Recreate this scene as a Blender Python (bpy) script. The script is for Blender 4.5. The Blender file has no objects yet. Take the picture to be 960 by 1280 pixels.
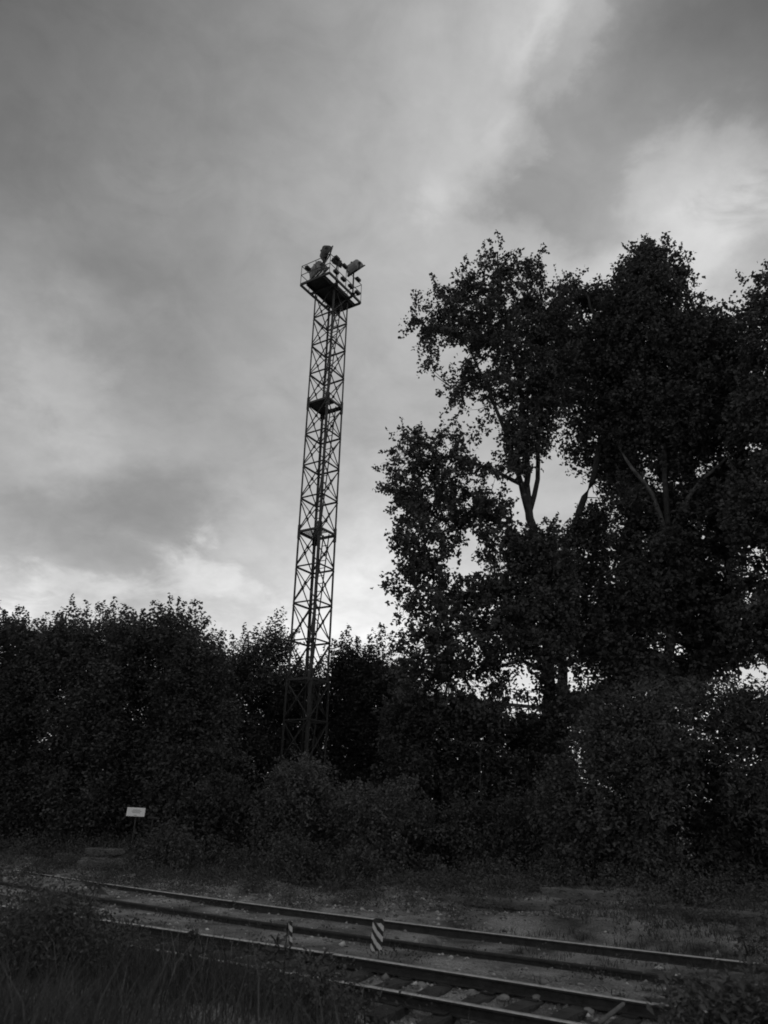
import bpy, bmesh, math, random
import numpy as np
from mathutils import Vector, Matrix

sc = bpy.context.scene
C = sc.collection
rad = math.radians
PI = math.pi

# ------------------------------------------------------------------ camera
FPX, PITCH, ROLL, EYE = 930.0, rad(21.4), rad(1.56), 2.0
cd = bpy.data.cameras.new('camera')
cam = bpy.data.objects.new('camera', cd)
C.objects.link(cam)
cam.matrix_world = (Matrix.Translation((0, 0, EYE)) @ Matrix.Rotation(PI / 2 + PITCH, 4, 'X') @ Matrix.Rotation(ROLL, 4, 'Z'))
cd.sensor_fit = 'VERTICAL'
cd.sensor_height = 36.0
cd.lens = FPX / 1280.0 * 36.0
cd.clip_start, cd.clip_end = 0.05, 3000
cd.dof.use_dof = True
cd.dof.focus_distance = 30.0
cd.dof.aperture_fstop = 1.9
sc.camera = cam
CM = np.array(cam.matrix_world.to_3x3())


def ray(x, y):
    return CM @ np.array([(x - 480) / FPX, -(y - 640) / FPX, -1.0])


def at(x, y, Y):
    """point seen in direction (x, y) of the photograph at distance Y ahead"""
    d = ray(x, y)
    return Vector((d[0] * Y / d[1], Y, EYE + d[2] * Y / d[1]))


# ------------------------------------------------------------------ world: overcast sky
SUN_EL, SUN_AZ = rad(34), rad(28)          # azimuth from +Y towards +X
w = bpy.data.worlds.new('World')
sc.world = w
w.use_nodes = True
nt = w.node_tree
nt.nodes.clear()


class X:
    """tiny helper to write shader maths"""
    def __init__(s, sock): s.k = sock
    @staticmethod
    def op(o, a, b=None, c=None, clamp=False):
        n = nt.nodes.new('ShaderNodeMath'); n.operation = o; n.use_clamp = clamp
        for i, v in enumerate((a, b, c)):
            if v is None: continue
            if isinstance(v, X): nt.links.new(v.k, n.inputs[i])
            else: n.inputs[i].default_value = v
        return X(n.outputs[0])
    def __add__(s, o): return X.op('ADD', s, o)
    def __sub__(s, o): return X.op('SUBTRACT', s, o)
    def __mul__(s, o): return X.op('MULTIPLY', s, o)
    def __truediv__(s, o): return X.op('DIVIDE', s, o)


def vnode(op, a, b):
    n = nt.nodes.new('ShaderNodeVectorMath'); n.operation = op
    for i, v in enumerate((a, b)):
        if v is None: continue
        if hasattr(v, 'is_linked'): nt.links.new(v, n.inputs[i])
        else: n.inputs[i].default_value = v
    return n


tc = nt.nodes.new('ShaderNodeTexCoord')
nrm = vnode('NORMALIZE', tc.outputs['Generated'], None).outputs[0]
sx = nt.nodes.new('ShaderNodeSeparateXYZ')
nt.links.new(nrm, sx.inputs[0])
dx, dy, dz = (X(o) for o in sx.outputs)
zc = X.op('MAXIMUM', dz, 0.0) + 0.36
cx = nt.nodes.new('ShaderNodeCombineXYZ')
nt.links.new((dx / zc).k, cx.inputs[0])
nt.links.new((dy / zc).k, cx.inputs[1])


def noise(vec, scale, detail, rough, dist=0.0):
    n = nt.nodes.new('ShaderNodeTexNoise')
    n.inputs['Scale'].default_value = scale
    n.inputs['Detail'].default_value = detail
    n.inputs['Roughness'].default_value = rough
    n.inputs['Distortion'].default_value = dist
    nt.links.new(vec, n.inputs['Vector'])
    return n


wn = noise(cx.outputs[0], 4.0, 7, 0.6)
wv = vnode('SUBTRACT', wn.outputs['Color'], (0.5, 0.5, 0.5)).outputs[0]
ws = vnode('MULTIPLY', wv, (0.22, 0.22, 0.20)).outputs[0]
dw = vnode('NORMALIZE', vnode('ADD', nrm, ws).outputs[0], None).outputs[0]

ramp = nt.nodes.new('ShaderNodeValToRGB')
nt.links.new(dz.k, ramp.inputs[0])
el = ramp.color_ramp.elements
stops = [(0.0, .66), (0.10, .66), (0.22, .61), (0.33, .42), (0.45, .385), (0.62, .39), (0.8, .32), (1.0, .27)]
while len(el) < len(stops): el.new(0.5)
for e, (p, v) in zip(el, stops): e.position = p; e.color = (v, v, v, 1)
val = X(ramp.outputs[0])
n1 = noise(cx.outputs[0], 2.2, 9, 0.56, 0.5)
n2 = noise(cx.outputs[0], 9.0, 9, 0.6, 0.6)
n3 = noise(cx.outputs[0], 24.0, 7, 0.62, 0.4)
N1, N2, N3 = X(n1.outputs['Fac']) - 0.5, X(n2.outputs['Fac']) - 0.5, X(n3.outputs['Fac']) - 0.5


def lobe(px, py, sg):
    dv = ray(px, py); dv = dv / np.linalg.norm(dv)
    dot = vnode('DOT_PRODUCT', dw, tuple(dv)).outputs['Value']
    return X.op('EXPONENT', (X(dot) - 1.0) * ((FPX / sg) ** 2))


# soft light and dark in the cloud sheet: (x, y, spread px, amount)
for (px, py, sg, am) in [(-30, 10, 200, -.20), (70, 330, 120, -.02), (250, 380, 110, -.02), (60, 470, 60, .05), (650, 100, 100, .13), (690, 10, 50, .14), (330, 40, 120, .03),
                         (880, 265, 60, .20), (900, 375, 60, .06), (760, 340, 80, .07), (520, 260, 90, .06), (80, 490, 70, .06),
                         (440, 760, 90, .22), (280, 745, 50, .08), (30, 735, 40, .10), (560, 690, 120, .06)]:
    val = val + lobe(px, py, sg) * am
# darker banks with a defined ragged edge: (lobes, low, high, amount)
for lobes, lo_, hi_, am in [([(890, 65, 100), (815, 140, 66), (745, 205, 60), (1000, 40, 110), (680, 258, 62), (760, 235, 50), (800, 40, 55), (740, 130, 40)], .28, 1.35, -.20),
                            ([(900, 90, 70), (980, 40, 110)], .35, 1.4, -.04),
                            ([(965, 300, 60)], .30, 1.0, -.20),
                            ([(30, 725, 70), (130, 730, 66), (230, 725, 60), (330, 740, 40), (60, 650, 60), (200, 650, 60)], .12, 1.9, -.16),
                            ([(80, 772, 34), (310, 770, 26)], .40, 1.0, -.10),
                            ([(230, 420, 100), (120, 420, 60)], .5, 1.1, -.05),
                            ([(30, 748, 36), (130, 750, 34), (225, 735, 34), (275, 722, 26), (330, 770, 30)], .30, 1.2, .17),
                            ([(712, 18, 34), (692, 78, 28), (668, 118, 28)], .30, 1.1, .08),
                            ([(870, 232, 44), (935, 225, 36), (815, 270, 30)], .30, 1.2, .08),
                            ([(620, 178, 26), (545, 258, 30), (640, 205, 18)], .35, 1.2, .07),
                            ([(60, 480, 46), (130, 500, 40), (220, 235, 40)], .35, 1.3, .025)]:
    g = None
    for q in lobes:
        k = lobe(*q); g = k if g is None else g + k
    g = g + N2 * 1.9 + N1 * 1.0
    mr = nt.nodes.new('ShaderNodeMapRange'); mr.interpolation_type = 'SMOOTHSTEP'
    nt.links.new(g.k, mr.inputs[0]); mr.inputs[1].default_value = lo_; mr.inputs[2].default_value = hi_
    val = val + X(mr.outputs[0]) * am
amp = val * 0.85
val = val + N1 * amp + N2 * (amp * 0.62) + N3 * (amp * 0.22)
val = X.op('MAXIMUM', val, 0.05)
sky = nt.nodes.new('ShaderNodeTexSky')
sky.sky_type = 'NISHITA'
sky.sun_disc = False
sky.sun_elevation = SUN_EL
sky.sun_rotation = SUN_AZ
bw = nt.nodes.new('ShaderNodeRGBToBW')
nt.links.new(sky.outputs[0], bw.inputs[0])
tot = X(bw.outputs[0]) * 0.010 + val * 0.97      # thin daylight through the cloud sheet
bg = nt.nodes.new('ShaderNodeBackground')
nt.links.new(tot.k, bg.inputs['Color'])
bg.inputs['Strength'].default_value = 1.0
wo = nt.nodes.new('ShaderNodeOutputWorld')
nt.links.new(bg.outputs[0], wo.inputs[0])

sd = bpy.data.lights.new('sun', 'SUN')
sun = bpy.data.objects.new('sun', sd)
C.objects.link(sun)
sd.energy = 0.5
sd.angle = rad(25)
sun.rotation_euler = Vector((math.sin(SUN_AZ) * math.cos(SUN_EL), math.cos(SUN_AZ) * math.cos(SUN_EL), math.sin(SUN_EL))).to_track_quat('Z', 'Y').to_euler()

vs = sc.view_settings
vs.view_transform = 'Standard'
vs.look = 'None'
vs.exposure = 0.0
vs.gamma = 1.0
vs.use_curve_mapping = False
sc.cycles.max_bounces = 5
sc.cycles.diffuse_bounces = 3
sc.cycles.caustics_reflective = False
sc.cycles.caustics_refractive = False
sc.cycles.use_denoising = True
sc.cycles.filter_width = 1.8


# ------------------------------------------------------------------ materials (a black and white place: greys)
def mat(name, v, rough=0.8, metal=0.0, var=0.35, scale=6.0, bump=0.0, trans=0.0, tone=False, spec=0.3, v2=None, bscale=None, grain=0):
    m = bpy.data.materials.new(name)
    m.use_nodes = True
    t = m.node_tree
    b = t.nodes['Principled BSDF']
    b.inputs['Roughness'].default_value = rough
    b.inputs['Metallic'].default_value = metal
    b.inputs['Specular IOR Level'].default_value = spec
    co = t.nodes.new('ShaderNodeTexCoord')
    nz = t.nodes.new('ShaderNodeTexNoise')
    nz.inputs['Scale'].default_value = scale
    nz.inputs['Detail'].default_value = 6
    nz.inputs['Roughness'].default_value = 0.6
    t.links.new(co.outputs['Object'], nz.inputs['Vector'])
    cr = t.nodes.new('ShaderNodeValToRGB')
    lo, hi = v * (1 - var), (v2 if v2 else v * (1 + var))
    cr.color_ramp.elements[0].position = 0.32
    cr.color_ramp.elements[1].position = 0.68
    cr.color_ramp.elements[0].color = (lo, lo, lo, 1)
    cr.color_ramp.elements[1].color = (hi, hi, hi, 1)
    t.links.new(nz.outputs['Fac'], cr.inputs[0])
    col = cr.outputs[0]
    if grain:
        g2 = t.nodes.new('ShaderNodeTexNoise'); g2.inputs['Scale'].default_value = 38; g2.inputs['Detail'].default_value = 4; g2.inputs['Roughness'].default_value = .7
        t.links.new(co.outputs['Object'], g2.inputs['Vector'])
        r2 = t.nodes.new('ShaderNodeMapRange'); r2.inputs[1].default_value = .35; r2.inputs[2].default_value = .65; r2.inputs[3].default_value = 1 - grain; r2.inputs[4].default_value = 1 + grain
        t.links.new(g2.outputs['Fac'], r2.inputs[0])
        mx = t.nodes.new('ShaderNodeMix'); mx.data_type = 'RGBA'; mx.blend_type = 'MULTIPLY'; mx.inputs[0].default_value = 1.0
        t.links.new(col, mx.inputs[6]); t.links.new(r2.outputs[0], mx.inputs[7]); col = mx.outputs[2]
    if tone:
        a = t.nodes.new('ShaderNodeAttribute'); a.attribute_name = 'tone'
        mx = t.nodes.new('ShaderNodeMix'); mx.data_type = 'RGBA'; mx.blend_type = 'MULTIPLY'
        mx.inputs[0].default_value = 1.0
        t.links.new(col, mx.inputs[6]); t.links.new(a.outputs['Fac'], mx.inputs[7])
        col = mx.outputs[2]
    t.links.new(col, b.inputs['Base Color'])
    if bump:
        bn = t.nodes.new('ShaderNodeTexNoise'); bn.inputs['Scale'].default_value = bscale or scale * 4; bn.inputs['Detail'].default_value = 5
        t.links.new(co.outputs['Object'], bn.inputs['Vector'])
        bp = t.nodes.new('ShaderNodeBump'); bp.inputs['Strength'].default_value = bump; bp.inputs['Distance'].default_value = 0.05
        t.links.new(bn.outputs['Fac'], bp.inputs['Height'])
        t.links.new(bp.outputs[0], b.inputs['Normal'])
    if trans:
        tr = t.nodes.new('ShaderNodeBsdfTranslucent')
        t.links.new(col, tr.inputs['Color'])
        ms = t.nodes.new('ShaderNodeMixShader'); ms.inputs[0].default_value = trans
        t.links.new(b.outputs[0], ms.inputs[1]); t.links.new(tr.outputs[0], ms.inputs[2])
        t.links.new(ms.outputs[0], t.nodes['Material Output'].inputs['Surface'])
    return m


M = {
    'soil': mat('soil', .12, .95, var=.62, scale=.95, bump=1.0, bscale=26, spec=.1, v2=.33, grain=.55),
    'gravel': mat('gravel', .26, .9, var=.4, scale=3, tone=True),
    'leaf_poplar': mat('leaf_poplar', .075, .55, var=.15, scale=.8, trans=.16, tone=True, spec=.3),
    'leaf_maple': mat('leaf_maple', .088, .6, var=.2, scale=.7, trans=.25, tone=True, spec=.12),
    'leaf_bush': mat('leaf_bush', .088, .65, var=.2, scale=.9, trans=.25, tone=True, spec=.12),
    'leaf_weed': mat('leaf_weed', .086, .65, var=.25, scale=1.2, trans=.2, tone=True, spec=.2),
    'grass': mat('grass', .064, .7, var=.25, scale=1.0, trans=.2, tone=True, spec=.2),
    'pale_leaf': mat('pale_leaf', .20, .7, var=.2, scale=5, trans=.2, tone=True, spec=.2),
    'straw': mat('straw', .16, .8, var=.2, scale=9),
    'bark': mat('bark', .04, .95, var=.45, scale=5, bump=.7),
    'bark_pale': mat('bark_pale', .10, .9, var=.45, scale=3.5, bump=.5),
    'steel_dark': mat('steel_dark', .045, .6, .2, var=.4, scale=7, bump=.15),
    'steel_paint': mat('steel_paint', .24, .55, .0, var=.12, scale=3),
    'steel_paint_dark': mat('steel_paint_dark', .10, .6, .0, var=.15, scale=3),
    'railing_steel': mat('railing_steel', .08, .6, .1, var=.2, scale=4),
    'lens': mat('lens', .02, .15, 0, var=.1, spec=.5),
    'rail_side': mat('rail_side', .035, .8, .1, var=.4, scale=9, bump=.3),
    'rail_head': mat('rail_head', .55, .42, .9, var=.25, scale=11),
    'wood_old': mat('wood_old', .045, .95, var=.45, scale=5, bump=.8),
    'wood_grey': mat('wood_grey', .12, .95, var=.35, scale=6, bump=.8),
    'concrete': mat('concrete', .22, .9, var=.3, scale=6, bump=.4),
    'sign_white': mat('sign_white', .78, .6, var=.06, scale=5),
    'sign_mark': mat('sign_mark', .34, .7, var=.15, scale=20),
    'stone': mat('stone', .17, .9, var=.3, scale=8, bump=.6),
}
# striped paint of the marker post: diagonal black and white bands
m = bpy.data.materials.new('striped_paint'); m.use_nodes = True
t = m.node_tree
co = t.nodes.new('ShaderNodeTexCoord'); sp = t.nodes.new('ShaderNodeSeparateXYZ'); t.links.new(co.outputs['Object'], sp.inputs[0])


def tm(op, a, b):
    n = t.nodes.new('ShaderNodeMath'); n.operation = op
    for i, v_ in enumerate((a, b)):
        if hasattr(v_, 'is_linked'): t.links.new(v_, n.inputs[i])
        else: n.inputs[i].default_value = v_
    return n.outputs[0]


nz = t.nodes.new('ShaderNodeTexNoise'); nz.inputs['Scale'].default_value = 30; nz.inputs['Detail'].default_value = 6
t.links.new(co.outputs['Object'], nz.inputs['Vector'])
h = tm('ADD', tm('MULTIPLY', sp.outputs[2], 7.0), tm('MULTIPLY', tm('SUBTRACT', tm('MULTIPLY', sp.outputs[0], 1.0), sp.outputs[1]), 5.2))
h = tm('ADD', h, tm('MULTIPLY', tm('SUBTRACT', nz.outputs['Fac'], .5), .22))
st = tm('GREATER_THAN', tm('FRACT', h, 0.0), 0.48)
top = tm('LESS_THAN', sp.outputs[2], .38)
st = tm('MULTIPLY', st, top)
st = tm('MULTIPLY', st, tm('ADD', .65, tm('MULTIPLY', nz.outputs['Fac'], .5)))
cr = t.nodes.new('ShaderNodeValToRGB'); t.links.new(st, cr.inputs[0])
cr.color_ramp.elements[0].color = (.025, .025, .025, 1); cr.color_ramp.elements[1].color = (.62, .62, .62, 1)
t.links.new(cr.outputs[0], t.nodes['Principled BSDF'].inputs['Base Color'])
t.nodes['Principled BSDF'].inputs['Roughness'].default_value = .8
M['striped'] = m


# ------------------------------------------------------------------ object helpers
def tag(o, label=None, cat=None, group=None, kind=None):
    if label: o['label'] = label
    if cat: o['category'] = cat
    if group: o['group'] = group
    if kind: o['kind'] = kind
    return o


def empty(name, loc, label, cat, group=None):
    o = bpy.data.objects.new(name, None)
    o.empty_display_size = .2
    C.objects.link(o)
    o.location = loc
    return tag(o, label, cat, group)


def link(name, me, material=None, parent=None):
    if material is not None and not me.materials:
        me.materials.append(M[material])
    o = bpy.data.objects.new(name, me)
    C.objects.link(o)
    if parent is not None: o.parent = parent
    return o


def from_bm(name, bm, material, parent=None):
    me = bpy.data.meshes.new(name)
    bmesh.ops.recalc_face_normals(bm, faces=bm.faces)
    bm.to_mesh(me); bm.free()
    return link(name, me, material, parent)


def box(bm, a, b, mtx=None):
    r = bmesh.ops.create_cube(bm, size=1.0)
    a, b = Vector(a), Vector(b)
    for v in r['verts']:
        v.co = Vector((a[i] + (v.co[i] + .5) * (b[i] - a[i]) for i in range(3)))
        if mtx is not None: v.co = mtx @ v.co
    return r['verts']


def tube(bm, pts, rr, n=8, cap=True):
    pts = [Vector(p) for p in pts]
    rings = []
    for i, p in enumerate(pts):
        d = (pts[min(i + 1, len(pts) - 1)] - pts[max(i - 1, 0)]).normalized()
        up = Vector((0, 0, 1)) if abs(d.z) < .9 else Vector((1, 0, 0))
        u = d.cross(up).normalized(); v = d.cross(u)
        rings.append([bm.verts.new(p + (u * math.cos(k * 2 * PI / n) + v * math.sin(k * 2 * PI / n)) * rr[i]) for k in range(n)])
    for a, b in zip(rings, rings[1:]):
        for k in range(n): bm.faces.new((a[k], a[(k + 1) % n], b[(k + 1) % n], b[k]))
    if cap:
        bm.faces.new(rings[0]); bm.faces.new(rings[-1])


def unit_box(name, material):
    me = bpy.data.meshes.new(name)
    bm = bmesh.new(); box(bm, (-.5, -.5, -.5), (.5, .5, .5)); bm.to_mesh(me); bm.free()
    me.materials.append(M[material])
    return me


def bar(name, me, a, b, wd, ht, parent, up=Vector((0, 0, 1))):
    """a straight bar of section wd x ht from a to b (parent space)"""
    a, b = Vector(a), Vector(b)
    d = b - a
    L = d.length; d.normalize()
    if abs(d.dot(up)) > .98: up = Vector((1, 0, 0))
    s = d.cross(up).normalized(); u = s.cross(d)
    m4 = Matrix((d * L, s * wd, u * ht)).transposed().to_4x4()
    m4.translation = (a + b) / 2
    o = link(name, me, None, parent)
    o.matrix_local = m4
    return o


# ------------------------------------------------------------------ terrain
def yA(x): return 15.70 - .66 * x + .0095 * x * x
def yC(x): return 11.81 - .64 * x - .005 * x * x


rngG = np.random.default_rng(3)
_ph = rngG.uniform(0, 6.28, (14, 2)); _fr = np.concatenate([rngG.uniform(.15, .6, 5), rngG.uniform(.8, 2.2, 5), rngG.uniform(2.5, 6, 4)])
_dr = rngG.uniform(0, PI, 14)


def wob(x, y):
    s = 0
    for i in range(14):
        s = s + np.sin((x * math.cos(_dr[i]) + y * math.sin(_dr[i])) * _fr[i] * 1.3 + _ph[i, 0]) / (1 + _fr[i] * 1.6)
    return s


def sdist(x, y): return (y - yC(x)) / 1.19


SP = [(-60, .6), (-9, .45), (-7, .36), (-4, .05), (-2.4, -.26), (-1.5, -.28), (-1.0, -.215), (-.2, -.20), (.12, -.14), (.6, -.10), (1.3, -.10), (1.7, -.135),
      (3.1, -.13), (3.5, -.13), (5, -.02), (8, .12), (13, .42), (20, .55), (60, .6), (800, .6)]


def gz(x, y):
    s = sdist(x, y)
    z = np.interp(s, [a for a, b in SP], [b for a, b in SP])
    am = np.interp(s, [-8, -3, -2, 3.4, 4.6, 8, 12], [.06, .04, .015, .015, .15, .19, .12])
    z = z + .26 * np.interp(x, [-1.6, .1], [1, 0]) * np.interp(s, [-4.5, -2.6, -1.75, -1.4], [0, 1, .9, 0])
    return z + am * wob(x, y) * .6


def gzf(x, y): return float(gz(np.array([x]), np.array([y]))[0])


def grid_mesh(xs, ys):
    gx, gy = np.meshgrid(xs, ys)
    v = np.stack([gx, gy, gz(gx, gy)], -1).reshape(-1, 3)
    nx, ny = len(xs), len(ys)
    idx = np.arange(nx * ny).reshape(ny, nx)
    f = np.stack([idx[:-1, :-1], idx[:-1, 1:], idx[1:, 1:], idx[1:, :-1]], -1).reshape(-1, 4)
    return v, f


def np_mesh(name, v, f, tone=None, smooth=False):
    me = bpy.data.meshes.new(name)
    k = f.shape[1]
    me.vertices.add(len(v)); me.vertices.foreach_set('co', v.astype(np.float32).ravel())
    me.loops.add(f.size); me.loops.foreach_set('vertex_index', f.astype(np.int32).ravel())
    me.polygons.add(len(f)); me.polygons.foreach_set('loop_start', np.arange(0, f.size, k, dtype=np.int32))
    if tone is not None:
        a = me.attributes.new('tone', 'FLOAT', 'FACE'); a.data.foreach_set('value', tone.astype(np.float32))
    me.update(calc_edges=True)
    if smooth: me.polygons.foreach_set('use_smooth', np.ones(len(f), bool))
    return me


def axis(lo, a, b, hi, fine, n):
    left = a - np.geomspace(.4, a - lo, n)[::-1]
    right = b + np.geomspace(.4, hi - b, n)
    return np.concatenate([left, np.arange(a, b, fine), right])


v, f = grid_mesh(axis(-1500, -16, 10, 1500, .16, 26), axis(-400, 4, 27, 1600, .14, 26))
tag(link('ground', np_mesh('ground', v, f, smooth=True), 'soil'), 'dark earth and gravel ground along the tracks', None, None, 'structure')

# ------------------------------------------------------------------ railway tracks
UB_RAIL = None
prof = [(-.065, -.14), (.065, -.14), (.065, -.128), (.012, -.112), (.010, -.042), (.036, -.034), (.036, -.012), (.022, 0), (-.022, 0), (-.036, -.012), (-.036, -.034), (-.010, -.042), (-.012, -.112), (-.065, -.128)]


def offs(fn, x, off):
    e = .01
    s = (fn(x + e) - fn(x - e)) / (2 * e)
    n = Vector((-s, 1, 0)).normalized()
    return Vector((x, fn(x), 0)) + n * off, Vector((1, s, 0)).normalized(), n


def rail(name, fn, off, x0, x1, parent, step=.45, foot=.0, rnd=0, worn=True):
    rn = random.Random(rnd)
    bm = bmesh.new()
    rows = []
    n = int((x1 - x0) / step)
    for i in range(n + 1):
        p, tdir, nn = offs(fn, x0 + (x1 - x0) * i / n, off + rn.uniform(-.004, .004))
        rows.append([bm.verts.new(p + nn * a + Vector((0, 0, b + foot))) for a, b in prof])
    K = len(prof)
    for a, b in zip(rows, rows[1:]):
        for k in range(K):
            fc = bm.faces.new((a[k], a[(k + 1) % K], b[(k + 1) % K], b[k]))
            fc.material_index = 1 if k in (6, 7, 8) and worn else 0
    bm.faces.new(rows[0]); bm.faces.new(rows[-1])
    me = bpy.data.meshes.new(name)
    bmesh.ops.recalc_face_normals(bm, faces=bm.faces)
    bm.to_mesh(me); bm.free()
    me.materials.append(M['rail_side']); me.materials.append(M['rail_head'])
    return link(name, me, None, parent)


near = empty('railway_track', (0, 0, 0), 'nearer railway track with open sleepers and shiny rail top', 'railway track', 'railway tracks')
far = empty('railway_track', (0, 0, 0), 'farther railway track sunk in earth behind the striped marker post', 'railway track', 'railway tracks')
rail('rail', yC, 0, -20, 12, near, rnd=1)
rail('rail', yC, -1.24, -20, 12, near, rnd=2, foot=-.03)
rail('rail', yA, 0, -26, 13, far, rnd=3)
rail('rail', yA, -1.52, -26, 13, far, rnd=4, foot=-.035, worn=False)
# sleepers: one worn timber mesh shared
rn = random.Random(5)


def timber_mesh(name, L, W, H, material, seed, wear=.012, seg=7):
    r = random.Random(seed)
    bm = bmesh.new()
    rows = []
    for i in range(seg + 1):
        xx = -L / 2 + L * i / seg
        e = .02 if i in (0, seg) else 0
        rows.append([bm.verts.new((xx + r.uniform(-wear, wear), a * (W / 2 - e) + r.uniform(-wear, wear), b * (H / 2 - e) + r.uniform(-wear, wear))) for a, b in ((-1, -1), (1, -1), (1, .7), (.8, 1), (-.8, 1), (-1, .7))])
    for a, b in zip(rows, rows[1:]):
        for k in range(6): bm.faces.new((a[k], a[(k + 1) % 6], b[(k + 1) % 6], b[k]))
    bm.faces.new(rows[0]); bm.faces.new(rows[-1])
    bmesh.ops.recalc_face_normals(bm, faces=bm.faces)
    me = bpy.data.meshes.new(name); bm.to_mesh(me); bm.free()
    me.materials.append(M[material])
    return me


slm = [timber_mesh('sleeper', 2.35, .24, .16, 'wood_old', k) for k in range(4)]
plm = unit_box('tie_plate', 'rail_side')
x = -9.0
while x < 9:
    p, td, nn = offs(yC, x, -.62)
    o = link('sleeper', slm[rn.randrange(4)], None, near)
    o.location = p + Vector((0, 0, -.225 + rn.uniform(-.015, .015)))
    o.rotation_euler = (0, 0, math.atan2(nn.y, nn.x) + rn.uniform(-.03, .03))
    for of in (0, -1.24):
        q, _, _ = offs(yC, x, of)
        c = link('tie_plate', plm, None, o)
        c.matrix_local = o.matrix_basis.inverted() @ (Matrix.Translation(q + Vector((0, 0, -.148))) @ Matrix.Rotation(math.atan2(nn.y, nn.x), 4, 'Z') @ Matrix.Diagonal((.30, .17, .016, 1)))
    x += .50 * rn.uniform(.95, 1.06)
x = -12.0
while x < 8:
    p, td, nn = offs(yA, x, -.81 + rn.uniform(-.05, .05))
    o = link('sleeper', slm[rn.randrange(4)], None, far)
    o.location = p + Vector((0, 0, -.235 + rn.uniform(-.02, .01)))
    o.rotation_euler = (0, 0, math.atan2(nn.y, nn.x) + rn.uniform(-.03, .03))
    x += .50 * rn.uniform(.95, 1.06)
# steel rod lying from the near track's inner rail towards the outer one
bm = bmesh.new(); a = at(778, 1236, 9.75); b = at(745, 1259, 9.2)
tube(bm, [Vector((a.x, a.y, -.02)), Vector((b.x, b.y, -.10))], [.022, .026], 8)
tag(from_bm('steel_rod', bm, 'wood_grey'), 'thin steel rod slanting between the rails of the nearer track', 'rod')

# ------------------------------------------------------------------ gravel
def rocks(name, P, S, rng, material, label, zs=.6):
    base = np.array([(1, 0, 0), (-1, 0, 0), (0, 1, 0), (0, -1, 0), (0, 0, 1), (0, 0, -1)], float)
    fc = np.array([(0, 2, 4), (2, 1, 4), (1, 3, 4), (3, 0, 4), (2, 0, 5), (1, 2, 5), (3, 1, 5), (0, 3, 5)])
    n = len(P)
    V = base[None] * rng.uniform(.6, 1.25, (n, 6, 1)) + rng.uniform(-.25, .25, (n, 6, 3))
    a = rng.uniform(0, 6.28, n)
    ca, sa = np.cos(a)[:, None], np.sin(a)[:, None]
    V = np.stack([V[..., 0] * ca - V[..., 1] * sa, V[..., 0] * sa + V[..., 1] * ca, V[..., 2] * zs], -1) * S[:, None, None] + P[:, None]
    F = (fc[None] + (np.arange(n) * 6)[:, None, None]).reshape(-1, 3)
    tone = np.repeat(np.clip(rng.lognormal(-.15, .42, n), .35, 2.6), 8)
    return tag(link(name, np_mesh(name, V.reshape(-1, 3), F, tone), material), label, None, None, 'stuff')


rng = np.random.default_rng(11)
n = 46000
xs = rng.uniform(-14, 9, n); ss = rng.uniform(-2.4, 8.5, n) ** 1.0
ys = yC(xs) + ss * 1.19
dens = np.interp(ss, [-2.4, -1.6, -.1, .1, 1.6, 3.2, 3.5, 4.3, 6.5, 8.5], [.5, .9, .9, .35, .28, .3, .7, .8, .4, .06]) * np.clip(.55 + .35 * wob(xs * 1.7, ys * 1.7), .05, 1)
dist = np.hypot(xs, ys)
keep = (rng.uniform(0, 1, n) < dens)
xs, ys, ss = xs[keep], ys[keep], ss[keep]
S = np.clip(rng.lognormal(-3.6, .45, len(xs)), .012, .085)
rocks('ballast_gravel', np.stack([xs, ys, gz(xs, ys) + S * .15], -1), S, rng, 'gravel', 'loose ballast gravel between and beside the rails')


# ------------------------------------------------------------------ foliage engine
def inpoly(P, poly):
    x, y = P[:, 0], P[:, 1]
    ins = np.zeros(len(P), bool)
    q = np.asarray(poly, float)
    for (x1, y1), (x2, y2) in zip(q, np.roll(q, -1, 0)):
        c = ((y1 > y) != (y2 > y)) & (x < (x2 - x1) * (y - y1) / (y2 - y1 + 1e-12) + x1)
        ins ^= c
    return ins


def edged(P, poly):
    q = np.asarray(poly, float)
    best = np.full(len(P), 1e9)
    for a, b in zip(q, np.roll(q, -1, 0)):
        ab = b - a
        tt = np.clip(((P - a) @ ab) / (ab @ ab + 1e-9), 0, 1)
        best = np.minimum(best, np.linalg.norm(P - (a + tt[:, None] * ab), axis=1))
    return best


def rays(P):
    d = np.stack([(P[:, 0] - 480) / FPX, -(P[:, 1] - 640) / FPX, -np.ones(len(P))], -1) @ CM.T
    return d / d[:, 1:2]


def unit(a): return a / np.maximum(np.linalg.norm(a, axis=-1, keepdims=True), 1e-9)


def leaf_arrays(P, size, rng, asp=.75, up=.7, droop=.35):
    """a folded leaf of two triangles at each point"""
    n = len(P)
    nrm_ = rng.normal(size=(n, 3)); nrm_[:, 2] = np.abs(nrm_[:, 2]) * .6 + up
    nrm_ = unit(nrm_)
    ax = rng.normal(size=(n, 3)); ax[:, 2] -= droop
    ax = unit(ax - (ax * nrm_).sum(1, keepdims=True) * nrm_)
    sd_ = np.cross(nrm_, ax)
    L = (size * rng.uniform(.65, 1.3, n))[:, None]
    v0 = P
    mid = P + ax * L * .42
    lift = nrm_ * L * .10
    v1 = mid + sd_ * L * asp * .5 + lift
    v2 = P + ax * L - nrm_ * L * .06
    v3 = mid - sd_ * L * asp * .5 + lift
    V = np.stack([v0, v1, v2, v3], 1).reshape(-1, 3)
    b = (np.arange(n) * 4)[:, None]
    F = np.concatenate([b + np.array([[0, 1, 2]]), b + np.array([[0, 2, 3]])], 1).reshape(-1, 3)
    tone = np.repeat(np.clip(rng.normal(1, .15, n), .5, 1.6), 2)
    return V, F, tone


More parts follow.
